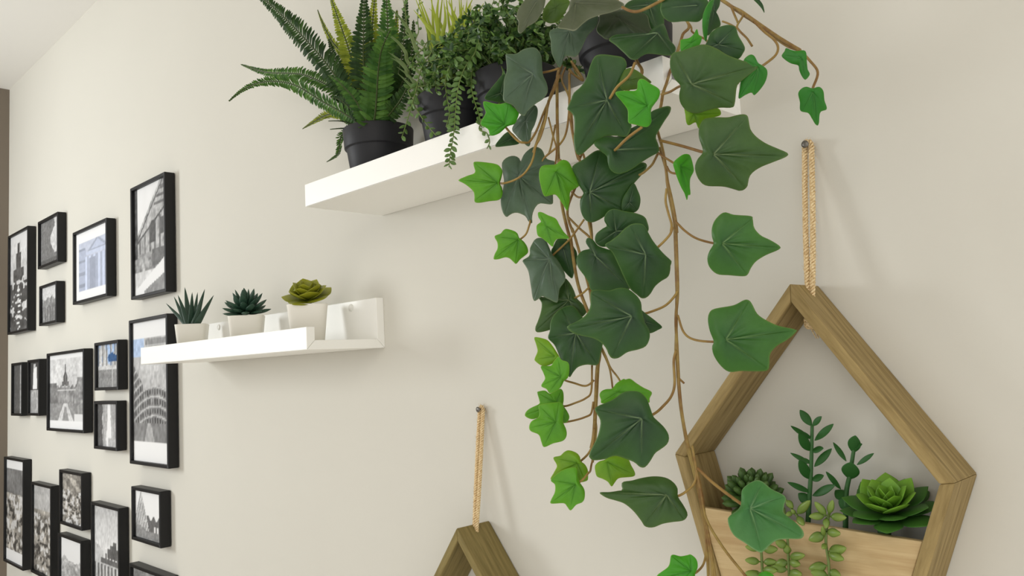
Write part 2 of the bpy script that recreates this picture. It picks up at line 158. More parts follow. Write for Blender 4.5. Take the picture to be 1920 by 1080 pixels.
FERN_FRONDS=[[0.018,"dark",22,[[-8481,-700,19131],[-8653,-750,19429],[-8980,-800,19913],[-9371,-850,20366],[-9922,-900,20916],[-10475,-950,21418],[-10924,-1000,21799]]],[0.013,"mid",38,[[-8412,-750,19062],[-8658,-829,19262],[-9152,-907,19577],[-9598,-986,19880],[-9992,-1064,20039],[-10413,-1143,20114],[-10762,-1221,20073],[-10944,-1300,19971]]],[0.012,"mid",-25,[[-8622,-600,19227],[-8817,-614,19454],[-9337,-629,19868],[-9904,-643,20183],[-10241,-657,20315],[-10941,-671,20531],[-11378,-686,20718],[-11756,-700,20900]]],[0.015,"yellow",0,[[-8650,-500,19297],[-8851,-475,19763],[-9168,-450,20470],[-9428,-425,20971],[-9620,-400,21340]]],[0.008,"yellow",20,[[-8687,-500,19306],[-8990,-450,20040],[-9573,-400,20612],[-9896,-350,21003],[-10120,-300,21322]]],[0.02,"mid",0,[[-8057,-850,18958],[-7905,-910,19199],[-7769,-970,19479],[-7621,-1030,19687],[-7432,-1090,19793],[-7250,-1150,19837]]],[0.019,"dark",10,[[-8370,-650,19112],[-8492,-637,19540],[-8543,-625,19935],[-8537,-613,20361],[-8502,-600,20939]]],[0.018,"mid",-10,[[-8330,-600,19154],[-8161,-575,19548],[-8107,-550,20125],[-8132,-525,20558],[-8168,-500,20845]]],[0.009,"yellow",40,[[-8813,-600,19230],[-9311,-500,19488],[-9758,-400,19633],[-10231,-300,19684],[-10801,-200,19710]]],[0.008,"mid",50,[[-9002,-500,19226],[-9419,-413,19248],[-9624,-325,19143],[-9828,-238,19080],[-10234,-150,19082]]],[0.012,"dark",-30,[[-8398,-500,19145],[-8098,-500,19373],[-7840,-500,19623],[-7687,-500,19896],[-7631,-500,20260]]],[0.012,"dark",10,[[-8126,-700,19000],[-7843,-750,19089],[-7570,-800,19172],[-7368,-850,19268],[-7231,-900,19397]]],[0.014,"dark",20,[[-8841,-500,19300],[-9111,-487,19741],[-9313,-475,20130],[-9486,-463,20400],[-9620,-450,20688]]],[0.014,"yellow",0,[[-8545,-550,19217],[-8497,-513,19656],[-8551,-475,20288],[-8540,-437,20727],[-8539,-400,21012]]],[0.01,"dark",0,[[-8360,-500,19179],[-8046,-475,19623],[-7911,-450,20087],[-7886,-425,20455],[-7866,-400,20740]]],[0.006,"dark",80,[[-8270,-850,18989],[-8483,-900,19097],[-8630,-950,19157],[-8821,-1000,19196]]],[0.007,"dark",80,[[-8200,-900,18921],[-8377,-950,18987],[-8559,-1000,19034],[-8710,-1050,19051]]],[0.013,"mid",30,[[-8839,-450,19263],[-9085,-425,19746],[-9263,-400,20132],[-9387,-375,20462],[-9429,-350,20772]]],[0.012,"yellow",10,[[-8683,-400,19233],[-8506,-375,19642],[-8335,-350,20002],[-8239,-325,20336],[-8217,-300,20651]]],[0.012,"mid",-20,[[-8129,-850,18933],[-8217,-880,19140],[-8342,-910,19358],[-8473,-940,19517],[-8646,-970,19690],[-8788,-1000,19791]]],[0.011,"dark",30,[[-8234,-800,18988],[-8369,-825,19167],[-8546,-850,19316],[-8729,-875,19470],[-8921,-900,19561]]]]
GRASS_BLADES=[[0.0034,"pale",[[-7333,-800,19349],[-7364,-867,19504],[-7429,-933,19609],[-7513,-1000,19700]]],[0.0034,"pale",[[-7320,-800,19305],[-7335,-867,19455],[-7400,-933,19560],[-7469,-1000,19616]]],[0.0034,"pale",[[-7323,-800,19507],[-7352,-867,19682],[-7478,-933,19868],[-7841,-1000,20146]]],[0.0034,"pale",[[-7190,-800,19607],[-7245,-867,19869],[-7336,-933,20063],[-7464,-1000,20231]]],[0.0034,"pale",[[-7101,-800,19085],[-7147,-867,19202],[-7238,-933,19352],[-7348,-1000,19469]]],[0.0034,"pale",[[-7117,-800,19070],[-7137,-867,19121],[-7258,-933,19279],[-7337,-1000,19387]]],[0.0034,"pale",[[-7072,-800,19057],[-7007,-867,19241],[-6999,-933,19458],[-7056,-1000,19616]]],[0.0034,"pale",[[-7011,-800,19060],[-6913,-867,19291],[-6845,-933,19526],[-6781,-1000,19681]]],[0.0034,"pale",[[-6952,-800,19044],[-6830,-867,19209],[-6740,-933,19340],[-6731,-1000,19550]]],[0.0034,"pale",[[-7042,-800,19049],[-6967,-867,19152],[-6905,-933,19293],[-6859,-1000,19399]]],[0.0036,"lime",[[-7178,-600,19266],[-7178,-567,19800],[-7312,-533,20142],[-7507,-500,20524]]],[0.0036,"lime",[[-7211,-600,19275],[-7245,-567,19822],[-7389,-533,20168],[-7599,-500,20556]]],[0.0036,"lime",[[-6904,-600,19189],[-6640,-567,19627],[-6620,-533,19904],[-6586,-500,20084]]],[0.0036,"lime",[[-7183,-600,19268],[-7189,-567,19804],[-7227,-533,20113],[-7270,-500,20472]]],[0.0036,"lime",[[-7204,-600,19273],[-7230,-567,19817],[-7365,-533,20160],[-7557,-500,20596]]],[0.0036,"lime",[[-6900,-600,19188],[-6632,-567,19625],[-6607,-533,19899],[-6566,-500,20066]]],[0.0036,"lime",[[-6951,-600,19202],[-6729,-567,19656],[-6834,-533,19978],[-6984,-500,20357]]],[0.0036,"lime",[[-7019,-600,19222],[-6864,-567,19699],[-6858,-533,19986],[-6847,-500,20152]]],[0.0036,"lime",[[-6919,-600,19193],[-6668,-567,19637],[-6795,-533,19964],[-6983,-500,20272]]],[0.0036,"lime",[[-7002,-600,19217],[-6829,-567,19688],[-6870,-533,19990],[-6918,-500,20370]]],[0.0036,"lime",[[-7081,-600,19239],[-6985,-567,19739],[-7118,-533,20075],[-7321,-500,20298]]],[0.0036,"lime",[[-6925,-600,19195],[-6680,-567,19640],[-6711,-533,19935],[-6746,-500,20272]]],[0.0036,"lime",[[-6908,-600,19190],[-6647,-567,19630],[-6673,-533,19922],[-6711,-500,20096]]],[0.0036,"lime",[[-6932,-600,19197],[-6693,-567,19644],[-6732,-533,19943],[-6782,-500,20253]]],[0.0036,"lime",[[-7031,-600,19225],[-6886,-567,19707],[-6943,-533,20015],[-7016,-500,20411]]],[0.0036,"lime",[[-7149,-600,19258],[-7121,-567,19782],[-7098,-533,20068],[-7045,-500,20456]]],[0.0045,"lime",[[-6940,-650,19268],[-6668,-633,19679],[-6587,-617,19890],[-6423,-600,20089]]],[0.0045,"lime",[[-6940,-650,19268],[-6697,-633,19688],[-6761,-617,19890],[-6912,-600,20147]]],[0.0045,"lime",[[-6940,-650,19268],[-7016,-633,19792],[-7047,-617,20089],[-7002,-600,20382]]],[0.0045,"lime",[[-6940,-650,19268],[-6807,-633,19783],[-6673,-617,19900],[-6595,-600,20054]]],[0.0045,"lime",[[-6940,-650,19268],[-7012,-633,19851],[-7080,-617,20060],[-7174,-600,20363]]],[0.0045,"lime",[[-6940,-650,19268],[-6581,-633,19708],[-6558,-617,19899],[-6536,-600,20091]]],[0.0045,"lime",[[-6940,-650,19268],[-6498,-633,19681],[-6394,-617,19842],[-6267,-600,19956]]],[0.0045,"lime",[[-6940,-650,19268],[-6958,-633,19753],[-6903,-617,19979],[-6936,-600,20236]]],[0.0045,"lime",[[-6940,-650,19268],[-7076,-633,19812],[-7297,-617,20094],[-7498,-600,20314]]]]
TRAILS=[[30,[[-5774,-1100,19235],[-5877,-1150,19116],[-5983,-1200,18980],[-6030,-1250,18774],[-6027,-1300,18521],[-6009,-1350,18303],[-6016,-1400,18093],[-5987,-1450,17945]]],[20,[[-6567,-900,19522],[-6800,-975,19425],[-6864,-1050,19256],[-6857,-1125,19030],[-6879,-1200,18796],[-6882,-1275,18597],[-6857,-1350,18459]]],[12,[[-7011,-1000,19136],[-7016,-1062,18972],[-6803,-1125,18734],[-6593,-1188,18542],[-6401,-1250,18391]]],[14,[[-6187,-1000,19339],[-6321,-1080,19179],[-6320,-1160,18981],[-6213,-1240,18756],[-6094,-1320,18535],[-6061,-1400,18375]]],[14,[[-5989,-900,19264],[-6068,-980,19090],[-6032,-1060,18884],[-5919,-1140,18678],[-5770,-1220,18470],[-5658,-1300,18293]]],[6,[[-5762,-1200,18370],[-5633,-1250,18229],[-5551,-1300,18120],[-5538,-1350,18044]]],[12,[[-6706,-900,19586],[-6881,-1000,19521],[-6910,-1100,19411],[-6822,-1200,19229]]],[12,[[-6488,-850,19471],[-6646,-967,19266],[-6574,-1083,19070],[-6417,-1200,18856]]],[12,[[-6357,-600,19452],[-6357,-533,19698],[-6333,-467,19901],[-6281,-400,20095]]],[10,[[-6224,-600,19410],[-6199,-533,19645],[-6201,-467,19854],[-6200,-400,20085]]],[10,[[-7371,-600,19772],[-7541,-500,20103],[-7667,-400,20386],[-7708,-300,20689]]],[10,[[-7522,-600,19945],[-7682,-567,20196],[-7745,-533,20419],[-7843,-500,20659]]]]
JADE=[[[[[-3063,-260,15377],[-3131,-300,15505],0.0071],[[-3059,-260,15377],[-2954,-300,15455],0.0051],[[-3080,-260,15270],[-3272,-200,15367],0.0043],[[-3076,-260,15284],[-3118,-380,15334],0.0049],[[-3048,-260,15260],[-2882,-260,15394],0.006],[[-3091,-260,15178],[-3109,-400,15325],0.0086],[[-3081,-260,15178],[-2952,-320,15208],0.006],[[-3094,-260,15072],[-3243,-300,15158],0.004],[[-3096,-260,15086],[-3171,-300,15108],0.0049],[[-3069,-260,15052],[-2941,-200,15194],0.006],[[-3114,-260,14952],[-3134,-380,15113],0.0086],[[-3100,-260,14945],[-2996,-260,14987],0.006],[[-3114,-260,14846],[-3236,-400,14937],0.0051],[[-3104,-260,14822],[-2882,-320,14929],0.0071],[[-3127,-260,14761],[-3203,-300,14838],0.0086]],[[-3166,-260,14632],[-3134,-260,14789],[-3106,-260,14973],[-3081,-260,15171],[-3058,-260,15384]]],[[[[-2764,-220,15173],[-2707,-280,15310],0.0097],[[-2744,-220,15208],[-2645,-320,15249],0.0047],[[-2823,-220,15102],[-2933,-180,15241],0.0042],[[-2742,-220,15079],[-2595,-240,15176],0.0041],[[-2807,-220,14966],[-2759,-280,15105],0.0133],[[-2885,-220,14882],[-2948,-320,15028],0.0045],[[-2843,-220,14806],[-2950,-180,14864],0.0097],[[-2834,-220,14821],[-2889,-240,14737],0.0097]],[[-2877,-220,14653],[-2846,-220,14847],[-2804,-220,15000],[-2766,-220,15152],[-2749,-220,15221]]]]
SEDUM=[[[[[-2847,-580,14740],[-2906,-640,14849],0.0059],[[-2835,-580,14750],[-2782,-600,14866],0.0053],[[-2856,-580,14739],[-2951,-660,14739],0.0061],[[-2829,-580,14737],[-2698,-580,14741],0.0067],[[-2853,-580,14729],[-2832,-640,14660],0.0053],[[-2868,-580,14603],[-2999,-600,14549],0.008],[[-2860,-580,14623],[-2720,-660,14637],0.0069],[[-2866,-580,14473],[-2718,-580,14521],0.0083],[[-2867,-580,14460],[-2717,-640,14449],0.0069],[[-2870,-580,14375],[-3017,-600,14333],0.008],[[-2868,-580,14531],[-2867,-660,14514],0.0045],[[-2871,-580,14336],[-2779,-580,14311],0.0066],[[-2884,-580,14582],[-2858,-640,14673],0.004]],[[-2864,-450,14773],[-2850,-550,14731],[-2872,-580,14557],[-2865,-580,14402],[-2870,-580,14220]]],[[[[-3182,-580,14474],[-3254,-640,14517],0.0069],[[-3187,-580,14413],[-3181,-600,14491],0.0063],[[-3180,-580,14393],[-3007,-660,14449],0.0066],[[-3187,-580,14359],[-3302,-580,14323],0.0069],[[-3180,-580,14360],[-3063,-640,14368],0.0069],[[-3191,-580,14298],[-3335,-600,14302],0.0069],[[-3187,-580,14278],[-3045,-660,14302],0.0069]],[[-3311,-350,14717],[-3221,-500,14611],[-3181,-580,14481],[-3186,-580,14359],[-3193,-580,14170]]],[[[[-3415,-580,14425],[-3520,-640,14445],0.0057],[[-3403,-580,14424],[-3258,-600,14451],0.0071],[[-3423,-580,14327],[-3518,-660,14345],0.0062],[[-3411,-580,14325],[-3285,-580,14346],0.0062],[[-3419,-580,14266],[-3258,-640,14294],0.0068],[[-3430,-580,14244],[-3531,-600,14213],0.0057]],[[-3451,-350,14719],[-3429,-500,14590],[-3411,-580,14467],[-3414,-580,14329],[-3424,-580,14135]]],[[[[-3141,-480,14705],[-2988,-540,14836],0.0067],[[-3156,-480,14704],[-3165,-500,14747],0.0042],[[-3135,-480,14692],[-3046,-560,14647],0.0061],[[-3221,-480,14815],[-3164,-480,14751],0.0056],[[-3169,-480,14723],[-3200,-540,14702],0.0042]],[[-3277,-400,14812],[-3192,-460,14745],[-3135,-480,14692],[-3110,-440,14613]]]]
SPIKES=[[[-14105,-600,16974],[-14802,-700,17385],0.0076],[[-14165,-600,16991],[-14687,-600,17497],0.0086],[[-14045,-600,16995],[-14453,-500,17646],0.0111],[[-13986,-600,16991],[-13453,-800,17450],0.01],[[-13898,-600,16984],[-14149,-400,17528],0.0085],[[-13869,-600,16970],[-13409,-600,17505],0.01],[[-13782,-600,16959],[-12855,-700,17347],0.0099],[[-14076,-600,16959],[-14275,-700,17487],0.0096],[[-13928,-600,16949],[-13598,-600,17271],0.011],[[-14017,-600,16955],[-14358,-500,17339],0.011],[[-13841,-600,16943],[-13033,-800,17338],0.009],[[-13783,-600,16939],[-13704,-400,17283],0.0089]]

# ------------------------------------------------------------------ helpers
def lin(c): 
    a = np.asarray(c, float)/255.0
    return np.where(a <= .04045, a/12.92, ((a+.055)/1.055)**2.4)
def rgba(c): return tuple(float(x) for x in lin(c))+(1.0,)
def material(name, col=(200, 200, 200), rough=.5, spec=.5, vcol=False, bump=0, bscale=200, sss=0, noise=None, coat=0):
    m = bpy.data.materials.new(name); m.use_nodes = True
    nt = m.node_tree; b = nt.nodes['Principled BSDF']
    b.inputs['Roughness'].default_value = rough; b.inputs['Specular IOR Level'].default_value = spec
    b.inputs['Coat Weight'].default_value = coat
    b.inputs['Base Color'].default_value = rgba(col)
    tc = nt.nodes.new('ShaderNodeTexCoord')
    src = None
    if vcol:
        a = nt.nodes.new('ShaderNodeAttribute'); a.attribute_name = 'Col'; src = a.outputs['Color']
    if noise:                                   # (scale xyz, other colour, detail)
        mp = nt.nodes.new('ShaderNodeMapping'); mp.inputs['Scale'].default_value = noise[0]
        nt.links.new(tc.outputs['Object'], mp.inputs['Vector'])
        n = nt.nodes.new('ShaderNodeTexNoise'); n.inputs['Scale'].default_value = 1; n.inputs['Detail'].default_value = noise[2]
        n.inputs['Roughness'].default_value = .65
        nt.links.new(mp.outputs[0], n.inputs['Vector'])
        rp = nt.nodes.new('ShaderNodeMapRange'); rp.inputs['From Min'].default_value = .35; rp.inputs['From Max'].default_value = .65
        nt.links.new(n.outputs['Fac'], rp.inputs['Value'])
        mx = nt.nodes.new('ShaderNodeMix'); mx.data_type = 'RGBA'
        nt.links.new(rp.outputs[0], mx.inputs['Factor'])
        if src: 
            nt.links.new(src, mx.inputs['A'])
            mu = nt.nodes.new('ShaderNodeMix'); mu.data_type = 'RGBA'; mu.blend_type = 'MULTIPLY'; mu.inputs['Factor'].default_value = 1
            nt.links.new(src, mu.inputs['A']); mu.inputs['B'].default_value = rgba(noise[1]); nt.links.new(mu.outputs['Result'], mx.inputs['B'])
        else:
            mx.inputs['A'].default_value = rgba(col); mx.inputs['B'].default_value = rgba(noise[1])
        src = mx.outputs['Result']
        if bump < 0:
            bp = nt.nodes.new('ShaderNodeBump'); bp.inputs['Strength'].default_value = -bump; bp.inputs['Distance'].default_value = .001
            nt.links.new(n.outputs['Fac'], bp.inputs['Height']); nt.links.new(bp.outputs[0], b.inputs['Normal'])
    if src: nt.links.new(src, b.inputs['Base Color'])
    if bump > 0:
        n2 = nt.nodes.new('ShaderNodeTexNoise'); n2.inputs['Scale'].default_value = bscale; n2.inputs['Detail'].default_value = 3
        nt.links.new(tc.outputs['Object'], n2.inputs['Vector'])
        bp = nt.nodes.new('ShaderNodeBump'); bp.inputs['Strength'].default_value = bump; bp.inputs['Distance'].default_value = .001
        nt.links.new(n2.outputs['Fac'], bp.inputs['Height']); nt.links.new(bp.outputs[0], b.inputs['Normal'])
    if sss:
        tr = nt.nodes.new('ShaderNodeBsdfTranslucent'); ms = nt.nodes.new('ShaderNodeMixShader'); ms.inputs[0].default_value = sss
        if src: nt.links.new(src, tr.inputs['Color'])
        else: tr.inputs['Color'].default_value = rgba(col)
        nt.links.new(b.outputs[0], ms.inputs[1]); nt.links.new(tr.outputs[0], ms.inputs[2])
        nt.links.new(ms.outputs[0], nt.nodes['Material Output'].inputs['Surface'])
    return m
M = {}
M['wall'] = material('wall_paint', (213, 210, 200), .9, .2, bump=.06, bscale=260, noise=((1.3, 1.3, 1.3), (210, 207, 197), 3))
M['ceiling'] = material('ceiling_paint', (238, 236, 231), .9, .2, bump=.05, bscale=200)
M['shaded_wall'] = material('shaded_wall_paint', (128, 118, 106), .85, .2, bump=.05, bscale=200)  # backlit window wall: its shade is put into the base colour
M['floor'] = material('floor_tiles', (238, 232, 222), .4, .4, noise=((1.5, 4, 1), (228, 220, 208), 4))
M['white'] = material('white_laminate', (250, 249, 244), .42, .4, bump=.01, bscale=300)
M['plug'] = material('plastic_plug', (235, 233, 226), .4)
M['black'] = material('black_frame_lacquer', (17, 17, 18), .45, .35, bump=.04, bscale=400)
M['print'] = material('photo_paper', vcol=True, rough=.5, spec=.3)
M['pot'] = material('black_plastic', (36, 36, 39), .55, .3, bump=.05, bscale=500)
M['soil'] = material('dark_soil', (38, 32, 26), .95, .1, noise=((300, 300, 300), (70, 58, 44), 4), bump=-1)
M['ceramic'] = material('white_ceramic', (238, 234, 224), .5, .4, bump=.03, bscale=150)
M['leaf'] = material('ivy_leaf', vcol=True, rough=.44, spec=.38, bump=.12, bscale=900, sss=.15, noise=((45, 45, 45), (226, 232, 214), 4))
M['fern'] = material('fern_leaf', vcol=True, rough=.55, spec=.2, sss=.2, noise=((60, 60, 60), (190, 200, 180), 3))
M['stem'] = material('ivy_stem', (152, 130, 70), .55, .35, noise=((70, 70, 70), (122, 88, 46), 3), bump=-.3)
M['stalk'] = material('ivy_stalk', (160, 134, 70), .5, .35, noise=((40, 40, 40), (126, 92, 48), 3))
M['fernstem'] = material('fern_stem', (62, 74, 36), .55, .3)
M['trail'] = material('trailing_leaf', (116, 146, 72), .42, .5, sss=.08, noise=((70, 70, 70), (66, 106, 50), 3))
M['trailstem'] = material('trailing_stem', (104, 124, 62), .5, .4)
M['bush'] = material('bush_leaf', vcol=True, rough=.42, spec=.5, sss=.1)
M['grass'] = material('grass_blade', vcol=True, rough=.45, spec=.4, sss=.2)
M['jade'] = material('jade_leaf', (46, 100, 38), .5, .3, noise=((60, 60, 60), (34, 78, 30), 3), sss=.03)
M['jadestem'] = material('jade_stem', (52, 96, 46), .5, .4)
M['rosette'] = material('rosette_leaf', vcol=True, rough=.45, spec=.4, sss=.05, noise=((90, 90, 90), (205, 215, 195), 3))
M['sedum'] = material('sedum_bead', vcol=True, rough=.4, spec=.45, sss=.06, noise=((110, 110, 110), (190, 200, 170), 3))
M['spike'] = material('spiky_leaf', (42, 74, 54), .5, .4, noise=((80, 80, 80), (26, 46, 38), 3))
M['dusky'] = material('dusky_rosette_leaf', (50, 86, 64), .5, .4, noise=((80, 80, 80), (30, 54, 44), 3))
M['jute'] = material('jute', (246, 226, 184), .9, .1, noise=((600, 600, 600), (206, 172, 122), 3), bump=-.8)
M['steel'] = material('nail_steel', (120, 116, 110), .35, .6); M['steel'].node_tree.nodes['Principled BSDF'].inputs['Metallic'].default_value = .8
M['beam'] = material('stained_wood', (164, 142, 94), .62, .3, noise=((14, 190, 130), (124, 104, 62), 5), bump=-.35)
M['beam2'] = material('stained_wood_dark', (142, 126, 78), .62, .3, noise=((14, 190, 130), (112, 98, 56), 5), bump=-.35)
M['panel'] = material('pale_wood', (198, 174, 130), .65, .3, noise=((12, 150, 170), (178, 150, 106), 5), bump=-.3)
gm = bpy.data.materials.new('frame_glass'); gm.use_nodes = True; M['glass'] = gm
nt = gm.node_tree; nt.nodes.remove(nt.nodes['Principled BSDF'])
tb = nt.nodes.new('ShaderNodeBsdfTransparent'); gb = nt.nodes.new('ShaderNodeBsdfGlossy'); gb.inputs['Roughness'].default_value = .03
fr = nt.nodes.new('ShaderNodeFresnel'); fr.inputs['IOR'].default_value = 1.25; ms = nt.nodes.new('ShaderNodeMixShader')
gg = nt.nodes.new('ShaderNodeNewGeometry'); mt = nt.nodes.new('ShaderNodeMath'); mt.operation = 'SUBTRACT'; mt.inputs[0].default_value = .5
nt.links.new(gg.outputs['Backfacing'], mt.inputs[1]); mt.use_clamp = True
mm = nt.nodes.new('ShaderNodeMath'); mm.operation = 'MULTIPLY'; nt.links.new(fr.outputs[0], mm.inputs[0]); nt.links.new(mt.outputs[0], mm.inputs[1])
nt.links.new(mm.outputs[0], ms.inputs[0]); nt.links.new(tb.outputs[0], ms.inputs[1]); nt.links.new(gb.outputs[0], ms.inputs[2])
nt.links.new(ms.outputs[0], nt.nodes['Material Output'].inputs['Surface'])

PW = {}                                            # world position of each thing or part origin
def mesh(name, V, F, mat, col=None, smooth=True):
    me = bpy.data.meshes.new(name); me.from_pydata([tuple(map(float, v)) for v in V], [], [tuple(f) for f in F])
    if smooth: me.polygons.foreach_set('use_smooth', [True]*len(me.polygons))
    if col is not None:
        a = me.color_attributes.new('Col', 'FLOAT_COLOR', 'POINT')
        c = np.ones((len(V), 4), np.float32); c[:, :3] = col
        a.data.foreach_set('color', c.ravel())
    me.materials.append(mat); me.update()
    return me
def obj(name, V, F, mat, parent=None, org=None, col=None, smooth=True, bevel=0, solid=0):
    V = np.asarray(V, float)
    if org is None: org = PW[parent.name] if parent else V.mean(0)
    org = np.asarray(org, float)
    o = bpy.data.objects.new(name, mesh(name, V-org, F, mat, col, smooth)); COL.objects.link(o)
    if parent: o.parent = parent; o.location = org-PW[parent.name]
    else: o.location = org
    PW[o.name] = org
    if solid:
        s = o.modifiers.new('thickness', 'SOLIDIFY'); s.thickness = solid; s.offset = 0
    if bevel:
        b = o.modifiers.new('edge', 'BEVEL'); b.width = bevel; b.segments = 2; b.limit_method = 'ANGLE'
    return o
def inst(name, me, parent, Mw):
    o = bpy.data.objects.new(name, me); COL.objects.link(o); o.parent = parent
    o.matrix_basis = Matrix.Translation(-Vector(PW[parent.name])) @ Mw
    PW[o.name] = np.array(Mw.translation)
    return o
def thing(name, label, cat, loc, group=None):
    o = bpy.data.objects.new(name, None); COL.objects.link(o); o.location = loc; o.empty_display_size = .02
    PW[o.name] = np.array(loc, float); tag(o, label, cat, group); return o
def tag(o, label, cat, group=None):
    o['label'] = label; o['category'] = cat
    if group: o['group'] = group
def box(lo, hi):
    (a, b, c), (d, e, f) = lo, hi
    V = [(a,b,c),(d,b,c),(d,e,c),(a,e,c),(a,b,f),(d,b,f),(d,e,f),(a,e,f)]
    return V, [(0,3,2,1),(4,5,6,7),(0,1,5,4),(1,2,6,5),(2,3,7,6),(3,0,4,7)]
def struct(name, lo, hi, mat):
    V, F = box(lo, hi); o = obj(name, V, F, mat, smooth=False); o['kind'] = 'structure'; return o
def smooth_line(P, n=6):
    P = np.asarray(P, float)
    if len(P) < 3: return np.array([P[0]+(P[-1]-P[0])*t for t in np.linspace(0, 1, n+1)])
    Q = np.vstack([2*P[0]-P[1], P, 2*P[-1]-P[-2]]); o = []
    for i in range(1, len(Q)-2):
        a, b, c, d = Q[i-1:i+3]
        for t in np.linspace(0, 1, n, endpoint=False):
            o.append(.5*(2*b+(c-a)*t+(2*a-5*b+4*c-d)*t*t+(3*b-a-3*c+d)*t**3))
    o.append(P[-1]); return np.array(o)
def frames_along(L):
    T = np.gradient(L, axis=0); T /= np.linalg.norm(T, axis=1)[:, None]+1e-12
    n = np.cross(T[0], (0.3, 1, .2)); n /= np.linalg.norm(n); Ns = []
    for t in T:
        n = n-t*(n@t); n /= np.linalg.norm(n)+1e-12; Ns.append(n)
    Ns = np.array(Ns); return T, Ns, np.cross(T, Ns)
def tube(L, r, k=7):
    L = np.asarray(L, float); T, N, B = frames_along(L)
    r = np.broadcast_to(r, (len(L),)); V = []; F = []
    for i in range(len(L)):
        for j in range(k):
            a = 2*math.pi*j/k; V.append(L[i]+r[i]*(math.cos(a)*N[i]+math.sin(a)*B[i]))
    for i in range(len(L)-1):
        for j in range(k):
            F.append((i*k+j, i*k+(j+1) % k, (i+1)*k+(j+1) % k, (i+1)*k+j))
    F.append(tuple(range(k-1, -1, -1))); F.append(tuple((len(L)-1)*k+j for j in range(k)))
    return V, F
def join(parts):
    V = []; F = []
    for v, f in parts:
        o = len(V); V += list(v); F += [tuple(i+o for i in g) for g in f]
    return V, F
def lathe(profile, c, k=40, sq=0, rot=0):            # sq>0: rounded square section
    V = []; F = []
    for (r, z) in profile:
        for j in range(k):
            a = 2*math.pi*j/k; x, y = math.cos(a), math.sin(a)
            if sq: e = (abs(x)**sq+abs(y)**sq)**(-1/sq); x, y = x*e, y*e
            x, y = x*math.cos(rot)-y*math.sin(rot), x*math.sin(rot)+y*math.cos(rot)
            V.append((c[0]+r*x, c[1]+r*y, c[2]+z))
    for i in range(len(profile)-1):
        for j in range(k): F.append((i*k+j, i*k+(j+1) % k, (i+1)*k+(j+1) % k, (i+1)*k+j))
    F.append(tuple(range(k-1, -1, -1))); F.append(tuple((len(profile)-1)*k+j for j in range(k)))
    return V, F
def unit_leaf(kind):                                 # x 0..1, width +-.5, thickness +-.5, built once and shared
    nu, nv = 11, 8; V = []; F = []
    for i in range(nu):
        t = i/(nu-1)
        w = {'oval': math.sin(math.pi*min(1, t*.97+.015))**.75,
             'bead': (.16+.84*max(0, math.sin(math.pi*min(1, max(0, (t-.12)/.88)**.75))) ** .8) if t > .12 else .16+.1*t,
             'spike': (1-t)**.75*(.72+.28*min(1, t*6)) + .01,
             'petal': (.42+.58*math.sin(math.pi*min(1, t/.62)/2)**1.2)*(1 if t < .62 else max(.02, 1-((t-.62)/.38)**1.7)),
             'finger': .55+.45*math.sin(math.pi*t)**.5 if t < .85 else max(.05, (1-((t-.85)/.15)**2))*.85}[kind]
        if kind == 'bead': w = max(w, .02) if t < 1 else .03
        th = {'oval': .55, 'bead': 1, 'spike': 1, 'petal': .8, 'finger': 1}[kind]*(w**.8)
        bend = {'oval': .05, 'bead': 0, 'spike': .0, 'petal': .16, 'finger': .06}[kind]*math.sin(math.pi*t)
        cup = {'petal': .16, 'oval': .05, 'spike': .12}.get(kind, 0)
        for j in range(nv):
            a = 2*math.pi*j/nv; y = .5*w*math.cos(a); z = .5*th*math.sin(a)
            V.append((t, y, z-bend*1.0+cup*(2*y)**2))
    for i in range(nu-1):
        for j in range(nv): F.append((i*nv+j, i*nv+(j+1) % nv, (i+1)*nv+(j+1) % nv, (i+1)*nv+j))
    F.append(tuple(range(nv-1, -1, -1))); F.append(tuple((nu-1)*nv+j for j in range(nv)))
    return V, F
def leaf_matrix(b, t, w, th, nhint):
    b = Vector(b); x = Vector(t)-b; L = x.length; x.normalize()
    z = Vector(nhint); z = z-x*z.dot(x)
    if z.length < 1e-4: z = x.orthogonal()
    z.normalize(); y = z.cross(x)
    return Matrix(((x.x*L, y.x*w, z.x*th, b.x), (x.y*L, y.y*w, z.y*th, b.y), (x.z*L, y.z*w, z.z*th, b.z), (0, 0, 0, 1)))
def leaf_kind(name, kind, mat, grad=None):
    V, F = unit_leaf(kind); col = None
    if grad:
        a, b, c = [lin(g) for g in grad]; V_ = np.array(V)
        t = V_[:, 0][:, None]; e = np.clip(np.abs(V_[:, 1])*2, 0, 1)[:, None]**3
        col = (a*(1-t)+b*t)*(1-.35*e)+c*.35*e
    return mesh(name, V, F, mat, col)
CAMP = Vector((0, -.6617, 1.6))

# ------------------------------------------------------------------ the room
struct('wall_back', (-2.85, 0, 0), (1.6, .12, 2.53), M['wall'])
struct('wall_left', (-2.97, -3.6, 0), (-2.85, .12, 2.53), M['shaded_wall'])
struct('ceiling', (-2.97, -3.6, 2.53), (1.6, .12, 2.65), M['ceiling'])
struct('floor', (-2.97, -3.6, -.12), (1.6, .12, 0), M['floor'])

